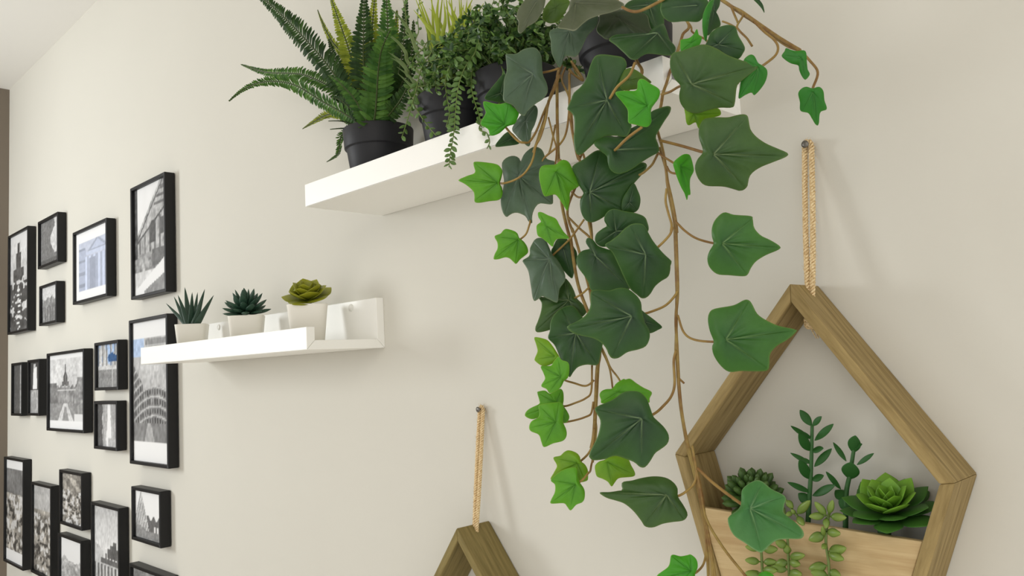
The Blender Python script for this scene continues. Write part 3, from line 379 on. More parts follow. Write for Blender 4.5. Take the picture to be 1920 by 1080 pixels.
# ------------------------------------------------------------------ white picture ledges
def ledge(x0, zb, label):
    L, D, T, hl, hb = .55, .12, .012, .0290, .0682
    t = thing('picture_ledge', label, 'shelf', (x0+L/2, 0, zb), 'white picture ledges on the wall')
    def prism(name, prof):                           # profile in (y, z), extruded along x, mitred at the corners
        V = [(x0, y, zb+z) for y, z in prof]+[(x0+L, y, zb+z) for y, z in prof]; n = len(prof)
        F = [tuple(range(n)), tuple(range(2*n-1, n-1, -1))]+[(i, i+n, (i+1) % n+n, (i+1) % n) for i in range(n)]
        return obj(name, V, F, M['white'], t, smooth=False, bevel=.0006)
    g = .00025
    prism('back_panel', [(0, g), (-T, T+g), (-T, hb), (0, hb)])
    prism('shelf_board', [(-g, 0), (-D+g, 0), (-D+T+g, T), (-T-g, T)])
    prism('front_lip', [(-D, g), (-D, hl), (-D+T, hl), (-D+T, T+g)])
    for sx in (x0+.073, x0+L-.0607):
        V, F = lathe([(.0052, 0), (.0052, .0008), (.0042, .0016), (.0012, .0018)], (0, 0, 0), 18)
        obj('screw_plug', [(sx+x, -T-z, 1.6888+zb-1.6294+y) for x, y, z in V], [f[::-1] for f in F], M['plug'], t)
    return t
ledge(-1.4662, 1.6294, 'lower white picture ledge holding three small succulents, left of the ivy')
ledge(-.9107, 1.8108, 'upper white picture ledge carrying black plant pots, behind the trailing ivy')

# ------------------------------------------------------------------ framed photographs
class Canvas:
    def __init__(s, w, h, seed):
        s.nx = max(24, int(w*340)); s.ny = max(24, int(h*340)); s.rng = np.random.default_rng(seed)
        s.u, s.v = np.meshgrid(np.linspace(0, 1, s.nx), np.linspace(0, 1, s.ny)); s.a = np.ones((s.ny, s.nx, 3))
    def noise(s, fx, fy, oct=3):
        out = np.zeros_like(s.u); amp = 1; tot = 0
        for o in range(oct):
            g = s.rng.random((int(fy)+2, int(fx)+2)); X = s.u*fx; Y = s.v*fy
            i = np.clip(X.astype(int), 0, int(fx)); j = np.clip(Y.astype(int), 0, int(fy)); a = X-i; b = Y-j
            a = a*a*(3-2*a); b = b*b*(3-2*b)
            out += amp*((g[j, i]*(1-a)+g[j, i+1]*a)*(1-b)+(g[j+1, i]*(1-a)+g[j+1, i+1]*a)*b); tot += amp
            amp *= .6; fx *= 2; fy *= 2
        return out/tot
    def fill(s, mask, c, alpha=1.0):
        m = np.asarray(mask, float)*alpha; c = np.asarray(c, float)
        if c.ndim < 3: c = np.ones_like(s.a)*(c if c.ndim == 1 else float(c))
        s.a = s.a*(1-m[..., None])+c*m[..., None]
    def grey(s, mask, g, alpha=1.0): s.fill(mask, np.repeat(np.asarray(g*np.ones_like(s.u))[..., None], 3, 2), alpha)
def paint(kind, w, h, seed):
    c = Canvas(w, h, seed); u, v = c.u, c.v; al = np.ones_like(u) > 0
    if kind == 'palace':                            # bright sky, ornate receding facade, rocks and a pale kerb
        c.grey(al, .86+.12*c.noise(3, 4)); roof = .50+.62*u
        fac = (v < roof) & (v > .33) & (u > .08)
        c.grey(fac, .50+.35*c.noise(16, 24)); c.grey(fac & (np.abs(v-roof+.05) < .012), .35); c.grey(fac & (np.abs(v-.46-.30*u) < .012), .3)
        c.grey(fac & (np.sin(u*42) > .55) & (v < .46+.28*u), .42)
        c.grey((np.abs(u-.58) < .09) & (v > .45) & (v < .66-((u-.58)/.09)**2*.05), .3)
        c.grey((np.abs(u-.85) < .05) & (v > .5) & (v < .66), .35); c.grey((u > .62) & (v > .78) & (v < roof-.07) & (np.sin(v*90) > .2), .4)
        c.grey((v < .38) & (v > .2), .30+.6*c.noise(10, 22)); c.grey((v <= .22) & (u < .8), .78+.1*c.noise(6, 6))
        c.grey((u > .55) & (v > .24) & (v < .40), .40); c.grey(v < .05+.27*u, .93); c.grey((v < .2*u-.02) & (u > .3), .55); c.grey((u < .10) & (v > .35), .15+.3*c.noise(3, 30))
    elif kind == 'temple':                          # blue toned portico on a wide white mat
        m = (u > .1) & (u < .93) & (v > .14) & (v < .84); c.grey(al, .97)
        base = .80+.08*c.noise(8, 8); c.fill(m, np.stack([base*.93, base*.96, base*1.04], -1))
        def bl(mask, g): c.fill(mask & m, np.array([g*.92, g*.96, g*1.06]))
        bl((u > .3) & (v < .62), .74); bl((np.abs(v-.66) < .03) & (u > .28), .86)
        bl((v > .69) & (v < .86-np.abs(u-.68)*.55) & (u > .36), .70); bl((v > .71) & (v < .82-np.abs(u-.68)*.55) & (u > .42), .83)
        bl((u < .32) & (v < .74-.2*np.abs(u-.25)), .78); bl((u < .3) & (np.sin(v*36) > .75), .66)
        bl((u > .36) & (v < .62) & (np.sin(u*46) > .1), .88); bl((u > .42) & (u < .62) & (v < .58), .68); bl((u > .3) & (u < .36) & (v < .62), .9)
    elif kind == 'dusk':
        c.grey(al, .46+.06*c.noise(4, 4)); e = .62+.22*np.sin(v*9)*c.noise(3, 8); c.grey((u > e) & (v > .22), .72+.2*c.noise(6, 8)); c.grey(v < .12, .38)
    elif kind == 'tower':
        c.grey(al, .62+.25*v+.1*c.noise(4, 6)); t = np.where(v > .8, .06, np.where(v > .64, .13, np.where(v > .5, .27, .6)))
        c.grey((np.abs(u-.44) < t) & (v < .9), .26+.16*c.noise(5, 16)); n = c.noise(7, 22, 2); c.grey((n > .62) & (v < .55), .85)
        for k in range(7): c.grey((np.abs(u-.42-.02*k % .1) < .07) & (np.abs(v-.09-.055*k) < .010), .95)
    elif kind in ('small_a', 'falls'):
        c.grey(al, .35+.45*c.noise(9, 9))
        if kind == 'falls':
            c.grey(al, .55+.3*c.noise(14, 3)); c.grey(np.abs(u-.55) < .05+.16*(1-v)*c.noise(12, 4), .95); c.grey(u < .2+.1*c.noise(4, 6), .35); c.grey((v < .2) & (u > .5), .75)
        else: c.grey((v > .6) & (v > .55+.3*c.noise(8, 2)), .85); c.grey((np.sin(u*40) > .3) & (v < .45), .45)
    elif kind == 'tiny': c.grey(al, .30+.12*c.noise(3, 8)); c.grey((u > .62) & (u < .8), .55+.25*c.noise(2, 12))
    elif kind == 'figure':
        c.grey(al, .22+.1*c.noise(5, 5)); c.grey((np.abs(u-.45) < .26-.12*v) & (v > .46) & (v < .9), .95); c.grey((np.abs(u-.4) < .1) & (v > .86) & (v < .96), .8); c.grey(v < .46, .5+.35*c.noise(8, 14))
    elif kind == 'dome':                            # street leading to a domed hall with a spire
        c.grey(al, .70+.25*c.noise(4, 3)); d = np.abs(u-.46)
        c.grey((d < .06) & (v > .6) & (v < .78-d*1.6), .36); c.grey((d < .016) & (v > .6) & (v < .86), .4); c.grey((d < .10) & (v > .57) & (v < .63), .40)
        c.grey((d < .30) & (v > .34) & (v < .57+.02*np.sin(u*60)), .38+.35*c.noise(22, 10)); c.grey((v > .5) & (v < .53) & (d < .27), .8)
        c.grey((u < .30-.22*(v-.2)) & (v < .62) & (v > .15), .34+.3*c.noise(10, 12)); c.grey((u > .66+.3*(v-.25)) & (v < .68) & (v > .15), .36+.4*c.noise(12, 14))
        c.grey((v < .34) & (v > .12), .52+.15*c.noise(8, 8)); c.grey((v < .34) & (d < .05+.75*(.34-v)), .84); c.grey((v < .30) & (d < .02+.4*(.30-v)), .62); c.grey((u > .7) & (v < .2), .9)
        c.grey(v < .12, .96); c.grey(v > .93, .94)
    elif kind == 'blue':
        c.grey(al, .62+.3*c.noise(10, 10)); n = c.noise(10, 3); b = (v > .5)
        c.fill(b & (n > .5), np.array([.66, .76, .90])); c.grey(b & (np.sin(u*34) > .8), .4)
        c.fill((np.abs(u-.68) < .22*(1-np.abs(v-.68)*2)) & (v > .58) & (v < .8-np.abs(u-.65)*.4), np.array([.12, .32, .52])); c.grey(v < .42, .48+.15*c.noise(8, 8)); c.grey((np.abs(u-.66) < .02) & (v < .6), .75)
    elif kind == 'arena':                           # curved arcaded ruin under a grey sky, white bands above and below
        c.grey(al, .62+.22*c.noise(3, 8)); c.fill((u < .32) & (v > .74), np.array([.70, .78, .90])); c.grey((np.abs(u-.65) < .06) & (np.abs(v-.655) < .02), .85)  # blue upper left corner: a reflection painted into the print
        lip = .535-.9*(u-.62)**2*.4; wall = (u > .02) & (v < np.where(u < .28, .70-.55*u, lip)) & (v > .26)
        c.grey(wall, .42+.25*c.noise(18, 30))
        row = (v*15+1.2*(u-.6)**2*4) % 1; c.grey(wall & (row > .82), .75)
        c.grey(wall & (np.sin(u*95) > .25) & (row > .15) & (row < .7), .24)
        c.grey((v <= .27) & (v > .145), .46+.12*c.noise(8, 6)); c.grey((v <= .27) & (np.abs(u-.45) < .12*(.4+(.27-v)*6)) & (v > .145), .68)
        c.grey((v < .145+.0*u), .96); c.grey((v > .87), .93); c.grey((v > .83) & (v < .87) & (u > .35), .55)
    elif kind in ('statues_a', 'statues_b', 'statue_c'):
        n = c.noise(7, 13, 4); warm = np.array([1.03, 1.0, .95]); g = .22+.75*n
        c.fill(al, np.repeat(np.clip(g, 0, 1)[..., None], 3, 2)*warm); n2 = c.noise(10, 18, 2); c.grey((n2 > .60) & (v < .66), .9, .8); c.grey((n2 < .36) & (v < .6), .15, .7)
        if kind == 'statues_a': c.grey(v > .66, .35+.25*c.noise(2, 10)); c.grey(v > .90, .97); c.grey(v < .115, .97)
        if kind == 'statues_b': c.grey(v > .72, .66+.2*c.noise(4, 6), .85)
    elif kind == 'sky_d': c.grey(al, .93); n = c.noise(10, 14, 3); c.grey(v < .55-.6*np.abs(u-.15)+.9*u*u*.6+.1*n, .45+.5*n); 
    elif kind == 'gate':                            # pale sky over a colonnaded gate
        c.grey(al, .97-.22*v*v); n = c.noise(8, 5)
        c.grey((v < .62-.25*u) & (u < .35), .70+.2*n); c.grey((v < .46) & (u > .05), .72+.15*n)
        c.grey((v < .40) & (np.sin(u*50) > .1), .45); c.grey((np.abs(v-.44) < .03) & (u > .25), .42); c.grey((np.abs(v-.49) < .025) & (u > .4) & (np.sin(u*60) > -.2), .5)
        for k, (x, hh) in enumerate(((.56, .60), (.66, .62), (.76, .66), (.86, .60))): c.grey((np.abs(u-x) < .055) & (v > .48) & (v < hh-abs(k-2)*.01), .4)
    elif kind == 'pyramid':                         # glass pyramid against low dark buildings
        c.grey(al, .96); c.grey((v < .46+.05*np.sin(u*30)) & (u > .3), .42); c.grey((v < .3) & (u > .66) & (np.sin(u*55) > 0), .9)
        py = (v < .98-2.6*np.abs(u-.22)) & (v > .16); c.grey(py, .68+.22*c.noise(9, 9)); c.grey(py & (np.sin((u-v*.4)*70) > .8), .5); c.grey(v < .18, .5+.15*c.noise(6, 4)); c.grey((v < .3-.2*u) & (u < .4), .6)
    else: c.grey(al, .3+.6*c.noise(10, 8))
    return c
FR_LABEL = {
 'palace': 'large black frame with a photo of an ornate facade above rocks, highest on the wall',
 'temple': 'black frame with a pale blue columned portico on a wide white mat',
 'dusk': 'small black frame with a dim grey photo, topmost beside the tall tower picture',
 'tower': 'tall black frame with a dark tower photo at the upper far left',
 'small_a': 'small black frame directly below the dim grey photo',
 'tiny': 'narrow looking black frame with a dark photo at the far left of the middle row',
 'figure': 'black frame with a white figure on a dark ground, second in the middle row',
 'dome': 'wide black frame with a photo of a domed hall and spire',
 'blue': 'small black frame with a blue tinted street photo, beside the domed hall picture',
 'falls': 'small black frame with a bright vertical streak, below the blue tinted photo',
 'arena': 'tall black frame with a round arcaded ruin, partly behind the lower ledge',
 'statues_a': 'tall black frame with statues between white bands at the lower far left',
 'statues_b': 'black frame with warm grey statues, second from left in the lowest rows',
 'statue_c': 'small black frame with a blurred statue, above the one with a pale sky',
 'sky_d': 'small black frame with a pale sky photo at the bottom edge, below the blurred statue',
 'gate': 'black frame with a pale sky over a columned gate',
 'pyramid': 'small black frame with a pale pyramid, standing alone below the round ruin',
 'low': 'black frame cut off by the bottom edge, below the pyramid picture'}
def frame(name, x0, x1, z0, z1, seed):
    t = thing('framed_photo', FR_LABEL[name], 'picture frame', ((x0+x1)/2, 0, z0), 'black framed photos on the left of the wall')
    w = .0068; yf, yb, yi = -.022, -.0015, -.0175
    O = [(x0, z0), (x1, z0), (x1, z1), (x0, z1)]; I = [(x0+w, z0+w), (x1-w, z0+w), (x1-w, z1-w), (x0+w, z1-w)]
    for k in range(4):
        q = [O[k], O[(k+1) % 4], I[(k+1) % 4], I[k]]
        V = [(x, yf, z) for x, z in q]+[(x, yb, z) for x, z in q]
        obj('rail', V, [(0,1,2,3),(7,6,5,4),(0,4,5,1),(1,5,6,2),(2,6,7,3),(3,7,4,0)], M['black'], t, smooth=False, bevel=.0009)
    V, F = box((x0+.003, -.014, z0+.003), (x1-.003, -.001, z1-.003)); obj('backing_board', V, F, M['black'], t, smooth=False)
    a, b, c_, d = x0+w-.002, x1-w+.002, z0+w-.002, z1-w+.002
    cv = paint(name, x1-x0, z1-z0, seed); gr = (cv.noise(26, 30, 2)-.5)*(.08 if name == 'temple' else .22)*(cv.a.mean(2) < .9); cv.a = cv.a+gr[..., None]; ny, nx = cv.u.shape
    V = np.stack([a+cv.u*(b-a), np.full_like(cv.u, -.0155), c_+cv.v*(d-c_)], -1).reshape(-1, 3)
    F = [(j*nx+i, j*nx+i+1, (j+1)*nx+i+1, (j+1)*nx+i) for j in range(ny-1) for i in range(nx-1)]
    obj('print', V, F, M['print'], t, col=lin(np.clip(cv.a, 0, 1)*250).reshape(-1, 3), smooth=False)
    V, F = box((a, -.0178, c_), (b, -.0168, d)); obj('glass_pane', V, F, M['glass'], t, smooth=False)
for i, f in enumerate(FRAMES): frame(*f, seed=20+i)

# ------------------------------------------------------------------ pentagon wall planters
def planter(ax, az, rot, label, rope_top, beam_mat, x_hole, has_panel=True):
    t = thing('wall_planter', label, 'planter', (ax, 0, az-.27), 'wooden pentagon planters hung on rope')
    D, th = .05, .0090
    cx, cz = -.006, -.1435                           # corner line relative to the apex
    Oq = [(0, 0), (.1135, cz), (.070, cz-.137), (-.070, cz-.137), (-.1135, cz)]
    n = 5; Iq = []
    for i in range(n):
        p = np.array(Oq[i]); a = np.array(Oq[i-1]); b = np.array(Oq[(i+1) % n])
        d1 = (p-a)/np.linalg.norm(p-a); d2 = (b-p)/np.linalg.norm(b-p)
        n1 = np.array((d1[1], -d1[0])); n2 = np.array((d2[1], -d2[0]))
        m = n1+n2; m /= np.linalg.norm(m); Iq.append(tuple(p+m*th/(m@n1)))
    c, s = math.cos(rot), math.sin(rot)
    W_ = lambda q: np.array((ax+q[0]*c-q[1]*s, 0, az+q[0]*s+q[1]*c))
    for i in range(n):                               # five mitred boards, origin at the board's start so the grain follows it
        q = [Oq[i], Oq[(i+1) % n], Iq[(i+1) % n], Iq[i]]
        P0 = W_(q[0]); dx = W_(q[1])-P0; L = np.linalg.norm(dx); dx /= L; ang = math.atan2(-dx[2], dx[0])
        V = []
        for y in (-D, 0):
            for p in q:
                w_ = W_(p)-P0; V.append((w_@dx, y, -(w_[0]*-dx[2]+w_[2]*dx[0])*-1))
        o = bpy.data.objects.new('board', mesh('board', np.array(V)+np.array((0, -.0008, 0)), [(0,1,2,3),(7,6,5,4),(0,4,5,1),(1,5,6,2),(2,6,7,3),(3,7,4,0)], beam_mat, smooth=False))
        COL.objects.link(o); o.parent = t; o.rotation_euler = (0, ang, 0); o.location = P0-PW[t.name]; PW[o.name] = P0
        b = o.modifiers.new('edge', 'BEVEL'); b.width = .0011; b.segments = 2
    def edge(z, side):                               # inner face of the lower boards at local height z
        a, b = (Iq[1], Iq[2]) if side > 0 else (Iq[4], Iq[3]); f = (z-a[1])/(b[1]-a[1]); return a[0]+(b[0]-a[0])*f
    zt = cz-.0435; zb_ = Iq[2][1]
    q = [(edge(zt, -1)+.0004, zt), (edge(zt, 1)-.0004, zt), (edge(zb_, 1)-.0004, zb_+.0004), (edge(zb_, -1)+.0004, zb_+.0004)]
    if has_panel:
        V = [W_(p)+np.array((0, y, 0)) for y in (-D+.0015, -D+.0075) for p in q]
        obj('front_panel', V, [(0,3,2,1),(4,5,6,7),(0,1,5,4),(1,2,6,5),(2,3,7,6),(3,0,4,7)], M['panel'], t, org=W_(q[0]), smooth=False, bevel=.0008)
        zs = zt-.012; q = [(edge(zs, -1)+.0004, zs), (edge(zs, 1)-.0004, zs), (edge(zb_, 1)-.0004, zb_+.0004), (edge(zb_, -1)+.0004, zb_+.0004)]
        V = [W_(p)+np.array((0, y, 0)) for y in (-D+.0079, -.003) for p in q]
        obj('planting_foam', V, [(0,3,2,1),(4,5,6,7),(0,1,5,4),(1,2,6,5),(2,3,7,6),(3,0,4,7)], M['soil'], t, smooth=False)
    # rope: out of the hole near the apex, over the nail and back, three plies twisted
    hx, hy = x_hole, -.025; hz = az-.0005-(abs(x_hole-ax))*.9; tx, tz = rope_top
    A_, B_ = np.array((hx, hy, hz)), np.array((tx, -.0052, tz))
    side = lambda sg: [tuple(A_+(B_-A_)*f+np.array((sg*d_, 0, 0))) for f, d_ in ((0, .0019), (.15, .0025), (.4, .0031), (.7, .0032), (.9, .0030), (.99, .0027))]
    ra = [(hx-.0030, hy, hz-.024)]+side(-1)+[(tx, -.0052, tz+.0031)]+side(1)[::-1]+[(hx-.0010, hy, hz-.024)]
    L = smooth_line(ra, 40); seg = np.r_[0, np.cumsum(np.linalg.norm(np.diff(L, axis=0), axis=1))]
    Tn, N, B = frames_along(L); parts = []
    for k in range(3):
        ph = 2*math.pi*(k/3+seg/.0085); H = L+.00150*(np.cos(ph)[:, None]*N+np.sin(ph)[:, None]*B)
        parts.append(tube(H, .00105, 6))
    for k in range(90):                              # loose fibres
        i = RNG.integers(20, len(L)-20); d = RNG.normal(size=3); d /= np.linalg.norm(d); p = L[i]+d*.002
        parts.append(tube([p-Tn[i]*.002, p+d*.001, p+d*.0025+Tn[i]*.003], .00013, 3))
    V, F = join(parts); rope = obj('rope', V, F, M['jute'], t)
    parts = []
    kz = hz-.026
    for k in range(3):
        a = np.linspace(0, 2*math.pi*1.6, 40); R_ = .0038
        H = np.stack([hx-.002+R_*np.cos(a+k*2.1), hy+R_*np.sin(a+k*2.1)*.8, kz+.002*np.sin(a*2+k)-.0015*k], -1); parts.append(tube(H, .0016, 6))
    for k in range(9):
        e = np.array((RNG.uniform(-.002, .014), RNG.uniform(-.004, .006), -RNG.uniform(.006, .014)))
        parts.append(tube(smooth_line([(hx-.002, hy, kz), np.array((hx-.002, hy, kz))+e*.5+RNG.normal(size=3)*.001, np.array((hx, hy, kz))+e], 5), .00055, 5))
    V, F = join(parts); obj('knot', V, F, M['jute'], rope, org=(hx, hy, kz))
    return t
planter(-.3026, 1.6515, math.radians(-2.6), 'large wooden pentagon planter filled with succulents at the right', (-.2990, 1.7695), M['beam'], -.2985)
planter(-.7222, 1.4180, math.radians(1.0), 'wooden pentagon planter at the bottom edge, only its peak in view', (-.7215, 1.5475), M['beam2'], -.7190)
for x, z, lb in ((-.2990, 1.7695, 'small steel nail in the wall holding the right rope'), (-.7215, 1.5475, 'small steel nail in the wall holding the left rope')):
    V, F = lathe([(.0011, 0), (.0011, .0100), (.0030, .0102), (.0032, .0112), (.0010, .0116)], (0, 0, 0), 14)
    o = obj('nail', [(x+a, -c, z+b) for a, b, c in V], [f[::-1] for f in F], M['steel'], org=(x, 0, z)); tag(o, lb, 'nail', 'nails in the wall')

# ------------------------------------------------------------------ succulents in the right planter
def rosette(t, c, axis, rings, me, spin=0, thick=.16):
    ax = Vector(axis).normalized(); e1 = ax.orthogonal().normalized(); e2 = ax.cross(e1)
    for k, (n, elev, Ln, wd, r0) in enumerate(rings):
        for i in range(n):
            a = 2*math.pi*(i+.5*(k % 2))/n+spin+random.uniform(-.09, .09); el = math.radians(elev+random.uniform(-5, 5)); s = random.uniform(.92, 1.06)
            rad = math.cos(a)*e1+math.sin(a)*e2; d = math.cos(el)*rad+math.sin(el)*ax
            b = Vector(c)+rad*r0+ax*(.0015*k)
            nh = math.cos(el)*ax-math.sin(el)*rad
            inst('leaf', me, t, leaf_matrix(b, b+d*Ln*s, wd*s, wd*thick*s, nh))
ros = leaf_kind('rosette_leaf', 'petal', M['rosette'], ((84, 134, 36), (132, 182, 58), (72, 124, 46)))
t = thing('rosette_succulent', 'bright green rosette succulent in the right corner of the large planter', 'succulent', (-.252, -.036, 1.4600))
V, F = lathe([(.004, -.006), (.005, .004), (.003, .008)], (-.252, -.036, 1.4600), 10); obj('stem', V, F, M['jadestem'], t)
ros2 = leaf_kind('rosette_outer_leaf', 'petal', M['rosette'], ((44, 86, 32), (78, 130, 50), (52, 98, 44)))
rosette(t, (-.2500, -.0265, 1.4735), (.05, -.36, .93), [(8, 12, .034, .0190, .004), (7, 24, .032, .0205, .003)], ros2, .3)
rosette(t, (-.2500, -.0285, 1.4760), (.05, -.40, .91), [(7, 42, .027, .0200, .002), (6, 58, .023, .0175, .001), (4, 76, .018, .0130, .0005)], ros, .1)
fing = leaf_kind('finger_leaf', 'finger', M['rosette'], ((44, 74, 34), (78, 108, 48), (48, 80, 40)))
t = thing('finger_succulent', 'dark green bushy finger leaved succulent at the left inside the large planter', 'succulent', (-.362, -.028, 1.4600))
V, F = lathe([(.004, -.006), (.005, .006), (.003, .012)], (-.362, -.028, 1.4600), 10); obj('stem', V, F, M['jadestem'], t)
rosette(t, (-.361, -.029, 1.474), (.10, -.45, .9), [(9, 2, .022, .0075, .003), (12, 18, .024, .0078, .003), (12, 36, .025, .0078, .002), (10, 54, .024, .0075, .002), (7, 70, .022, .007, .001), (3, 85, .02, .006, 0)], fing, 0, .8)
jade = leaf_kind('jade_leaf', 'oval', M['jade'])
for k, lb in enumerate(('tall dark green upright succulent stem in the middle of the large planter', 'shorter dark green upright succulent stem behind the bright rosette')):
    lv, sl = JADE[k]; L = np.array(sl)/1e4; L[0, 2] = 1.4560
    t = thing('upright_succulent', lb, 'succulent', tuple(L[0]), 'upright succulent stems in the large planter')
    V, F = tube(smooth_line(L, 6), np.linspace(.0021, .0013, (len(L)-1)*6+1), 8); obj('stem', V, F, M['jadestem'], t)
    for b, e, wd in lv:
        b = np.array(b)/1e4; e = np.array(e)/1e4; nh = (Vector(CAMP)-Vector(b)).normalized()+Vector((0, 0, .4))
        inst('leaf', jade, t, leaf_matrix(b, e, wd, min(.0035, wd*.3), nh))
bead = leaf_kind('sedum_leaf', 'bead', M['sedum'], ((100, 128, 50), (146, 170, 80), (110, 138, 62)))
for k, lb in enumerate(('pale green trailing succulent hanging furthest over the panel front', 'trailing succulent hanging right beside the soft green ivy leaf tip', 'leftmost trailing succulent on the panel, below the soft green ivy leaf', 'short stubby succulent sprig at the panel top edge, behind the ivy leaf')):
    lv, sl = SEDUM[k]; L = np.array(sl)/1e4
    t = thing('trailing_succulent', lb, 'succulent', tuple(L[0]), 'trailing succulents in the large planter')
    V, F = tube(smooth_line(L, 6), .0011, 7); obj('stem', V, F, M['trailstem'], t)
    if k < 3:                                        # the stem below the picture's lower edge keeps its beads
        for q in range(3): 
            p = L[-1]+np.array((0, 0, .004*q)); a = RNG.uniform(-1, 1)
            lv = lv+[(list(p*1e4), list((p+np.array((math.copysign(.012, a), -.005, .002)))*1e4), .0075)]
    for b, e, wd in lv:
        b = np.array(b)/1e4; e = np.array(e)/1e4
        inst('leaf', bead, t, leaf_matrix(b, e, wd*.98, wd*.8, Vector(CAMP)-Vector(b)))

# ------------------------------------------------------------------ small succulents on the lower ledge
def white_pot(t, cx, top, half):
    z0 = 1.6414; h = top-z0; r = half
    V, F = lathe([(r*.74, .0003), (r*.80, .0012), (r*.985, h-.002), (r, h-.0006), (r*.98, h), (r*.88, h-.0008), (r*.85, h-.004)], (cx, -.061, z0), 56, sq=7, rot=math.radians(58))
    obj('pot', V, F, M['ceramic'], t)
    V, F = lathe([(r*.80, h-.006), (r*.84, h-.0045), (.002, h-.0035)], (cx, -.061, z0), 56, sq=7, rot=math.radians(58)); obj('soil', V, F, M['soil'], t)
pots3 = 'small succulents in white pots on the lower ledge'
t = thing('potted_succulent', 'spiky dark green succulent in a white pot, left on the lower ledge', 'succulent', (-1.391, -.061, 1.6414), pots3)
white_pot(t, -1.391, 1.6935, .0262)
sk = leaf_kind('spike_leaf', 'spike', M['spike'])
for b, e, wd in SPIKES:
    b = np.array(b)/1e4; e = np.array(e)/1e4; b[2] = 1.690
    b = np.array((-1.391+(b[0]+1.394)*.8, -.061, 1.6900)); inst('leaf', sk, t, leaf_matrix(b, e, wd*1.3, wd*.6, Vector(CAMP)-Vector(b)))
t = thing('potted_succulent', 'dark blue green rosette succulent in a white pot, middle of the lower ledge', 'succulent', (-1.1915, -.061, 1.6414), pots3)
white_pot(t, -1.1915, 1.6930, .0268)
du = leaf_kind('dusky_leaf', 'petal', M['dusky'])
rosette(t, (-1.1915, -.061, 1.697), (.15, -.20, .96), [(8, 10, .034, .0125, .003), (8, 26, .035, .0130, .003), (8, 42, .035, .0125, .002), (6, 60, .034, .0115, .002), (4, 76, .034, .0105, .001)], du, .2, .55)
t = thing('potted_succulent', 'yellow green rosette succulent in a white pot, right on the lower ledge', 'succulent', (-1.0112, -.061, 1.6414), pots3)
white_pot(t, -1.0112, 1.6948, .0278)
yg = leaf_kind('olive_leaf', 'petal', M['rosette'], ((112, 120, 22), (172, 170, 44), (128, 130, 36)))
rosette(t, (-1.0112, -.061, 1.7020), (.34, -.28, .9), [(5, 14, .035, .0330, .003), (5, 36, .032, .0340, .002), (5, 54, .029, .0310, .001), (4, 70, .026, .0240, 0)], yg, .75, .14)
V, F = lathe([(.006, -.010), (.006, .0), (.004, .004)], (-1.0112, -.061, 1.6995), 12); obj('stem', V, F, M['jadestem'], t)

# ------------------------------------------------------------------ potted plants on the upper ledge
FLOOR = 1.8108+.012
def black_pot(t, cx, top, R=.0445, cyy=-.060):
    h = top-FLOOR; r = R
    V, F = lathe([(r*.70, .0003), (r*.73, .001), (r*.90, h-.0262), (r*.90, h-.0258), (r*.955, h-.0250), (r*.965, h-.0240), (r, h-.001), (r*.99, h), (r*.95, h), (r*.92, h-.004), (r*.88, h-.012)], (cx, cyy, FLOOR), 48)
    obj('pot', V, F, M['pot'], t)
    V, F = lathe([(r*.84, h-.016), (r*.89, h-.0125), (.003, h-.010)], (cx, cyy, FLOOR), 40); obj('soil', V, F, M['soil'], t)
FC = {'dark': ((36, 62, 26), (62, 92, 38)), 'mid': ((56, 96, 40), (96, 136, 58)), 'yellow': ((132, 150, 42), (180, 188, 66))}
def leaflet(P, d, wv, up_, L, w, droop):
    mid = P+d*L*.5+up_*L*.06; tip = P+d*L-up_*L*droop
    return [P-wv*w*.55, mid-wv*w, P+d*L*.86-wv*w*.6-up_*L*droop*.6, tip, P+d*L*.86+wv*w*.6-up_*L*droop*.6, mid+wv*w, P+wv*w*.55, mid-up_*w*.35], [(0,1,7),(1,2,7),(2,3,7),(3,4,7),(4,5,7),(5,6,7),(6,0,7)]
t = thing('potted_fern', 'feathery fern in a black pot, leftmost on the upper ledge', 'fern', (-.831, -.060, FLOOR)); black_pot(t, -.831, 1.9015)
for hw, colr, tw, pts in FERN_FRONDS:
    L = smooth_line(np.array(pts)/1e4, 10); base = np.array((-.831, -.060, 1.892))
    L = smooth_line(np.vstack([base+(L[0]-base)*.15, L[::5]]), 8)
    seg = np.r_[0, np.cumsum(np.linalg.norm(np.diff(L, axis=0), axis=1))]; tot = seg[-1]
    V, F = tube(L, np.interp(np.linspace(0, 1, len(L)), [0, 1], [.0013, .0006]), 6); fo = obj('frond', V, F, M['fernstem'], t)
    Vs = []; Fs = []; Cs = []; Tn = np.gradient(L, axis=0); Tn /= np.linalg.norm(Tn, axis=1)[:, None]
    c0, c1 = [lin(x) for x in FC[colr]]; s = .012; k = 0
    while s < tot-.001:
        f = s/tot; P = np.array([np.interp(s, seg, L[:, q]) for q in range(3)]); T = np.array([np.interp(s, seg, Tn[:, q]) for q in range(3)]); T /= np.linalg.norm(T)
        vd = np.array(CAMP)-P; vd /= np.linalg.norm(vd); sd = np.cross(T, vd); sd /= np.linalg.norm(sd); nn = np.cross(sd, T)
        a = math.radians(tw); sd, nn = sd*math.cos(a)+nn*math.sin(a), nn*math.cos(a)-sd*math.sin(a)
        ln = hw*1.12*min(1, f*7+.25)*min(1, (1-f)*2.0+.10)
        for sg in (-1, 1):
            d = sg*sd*.93+T*.36+nn*.12+RNG.normal(size=3)*.06; d /= np.linalg.norm(d)
            v, f_ = leaflet(P, d, T, nn, ln*RNG.uniform(.9, 1.06), .0032*(.5+.5*min(1, ln/.012)), .14)
            o = len(Vs); Vs += v; Fs += [tuple(i+o for i in g) for g in f_]; m = RNG.uniform(0, 1); Cs += [c0*(1-m)+c1*m]*8
        s += .0052*(.62+.38*min(1, ln/.012)); k += 1
    q = obj('leaflets', Vs, Fs, M['fern'], fo, org=L[0], col=np.array(Cs), smooth=False); q['kind'] = 'stuff'

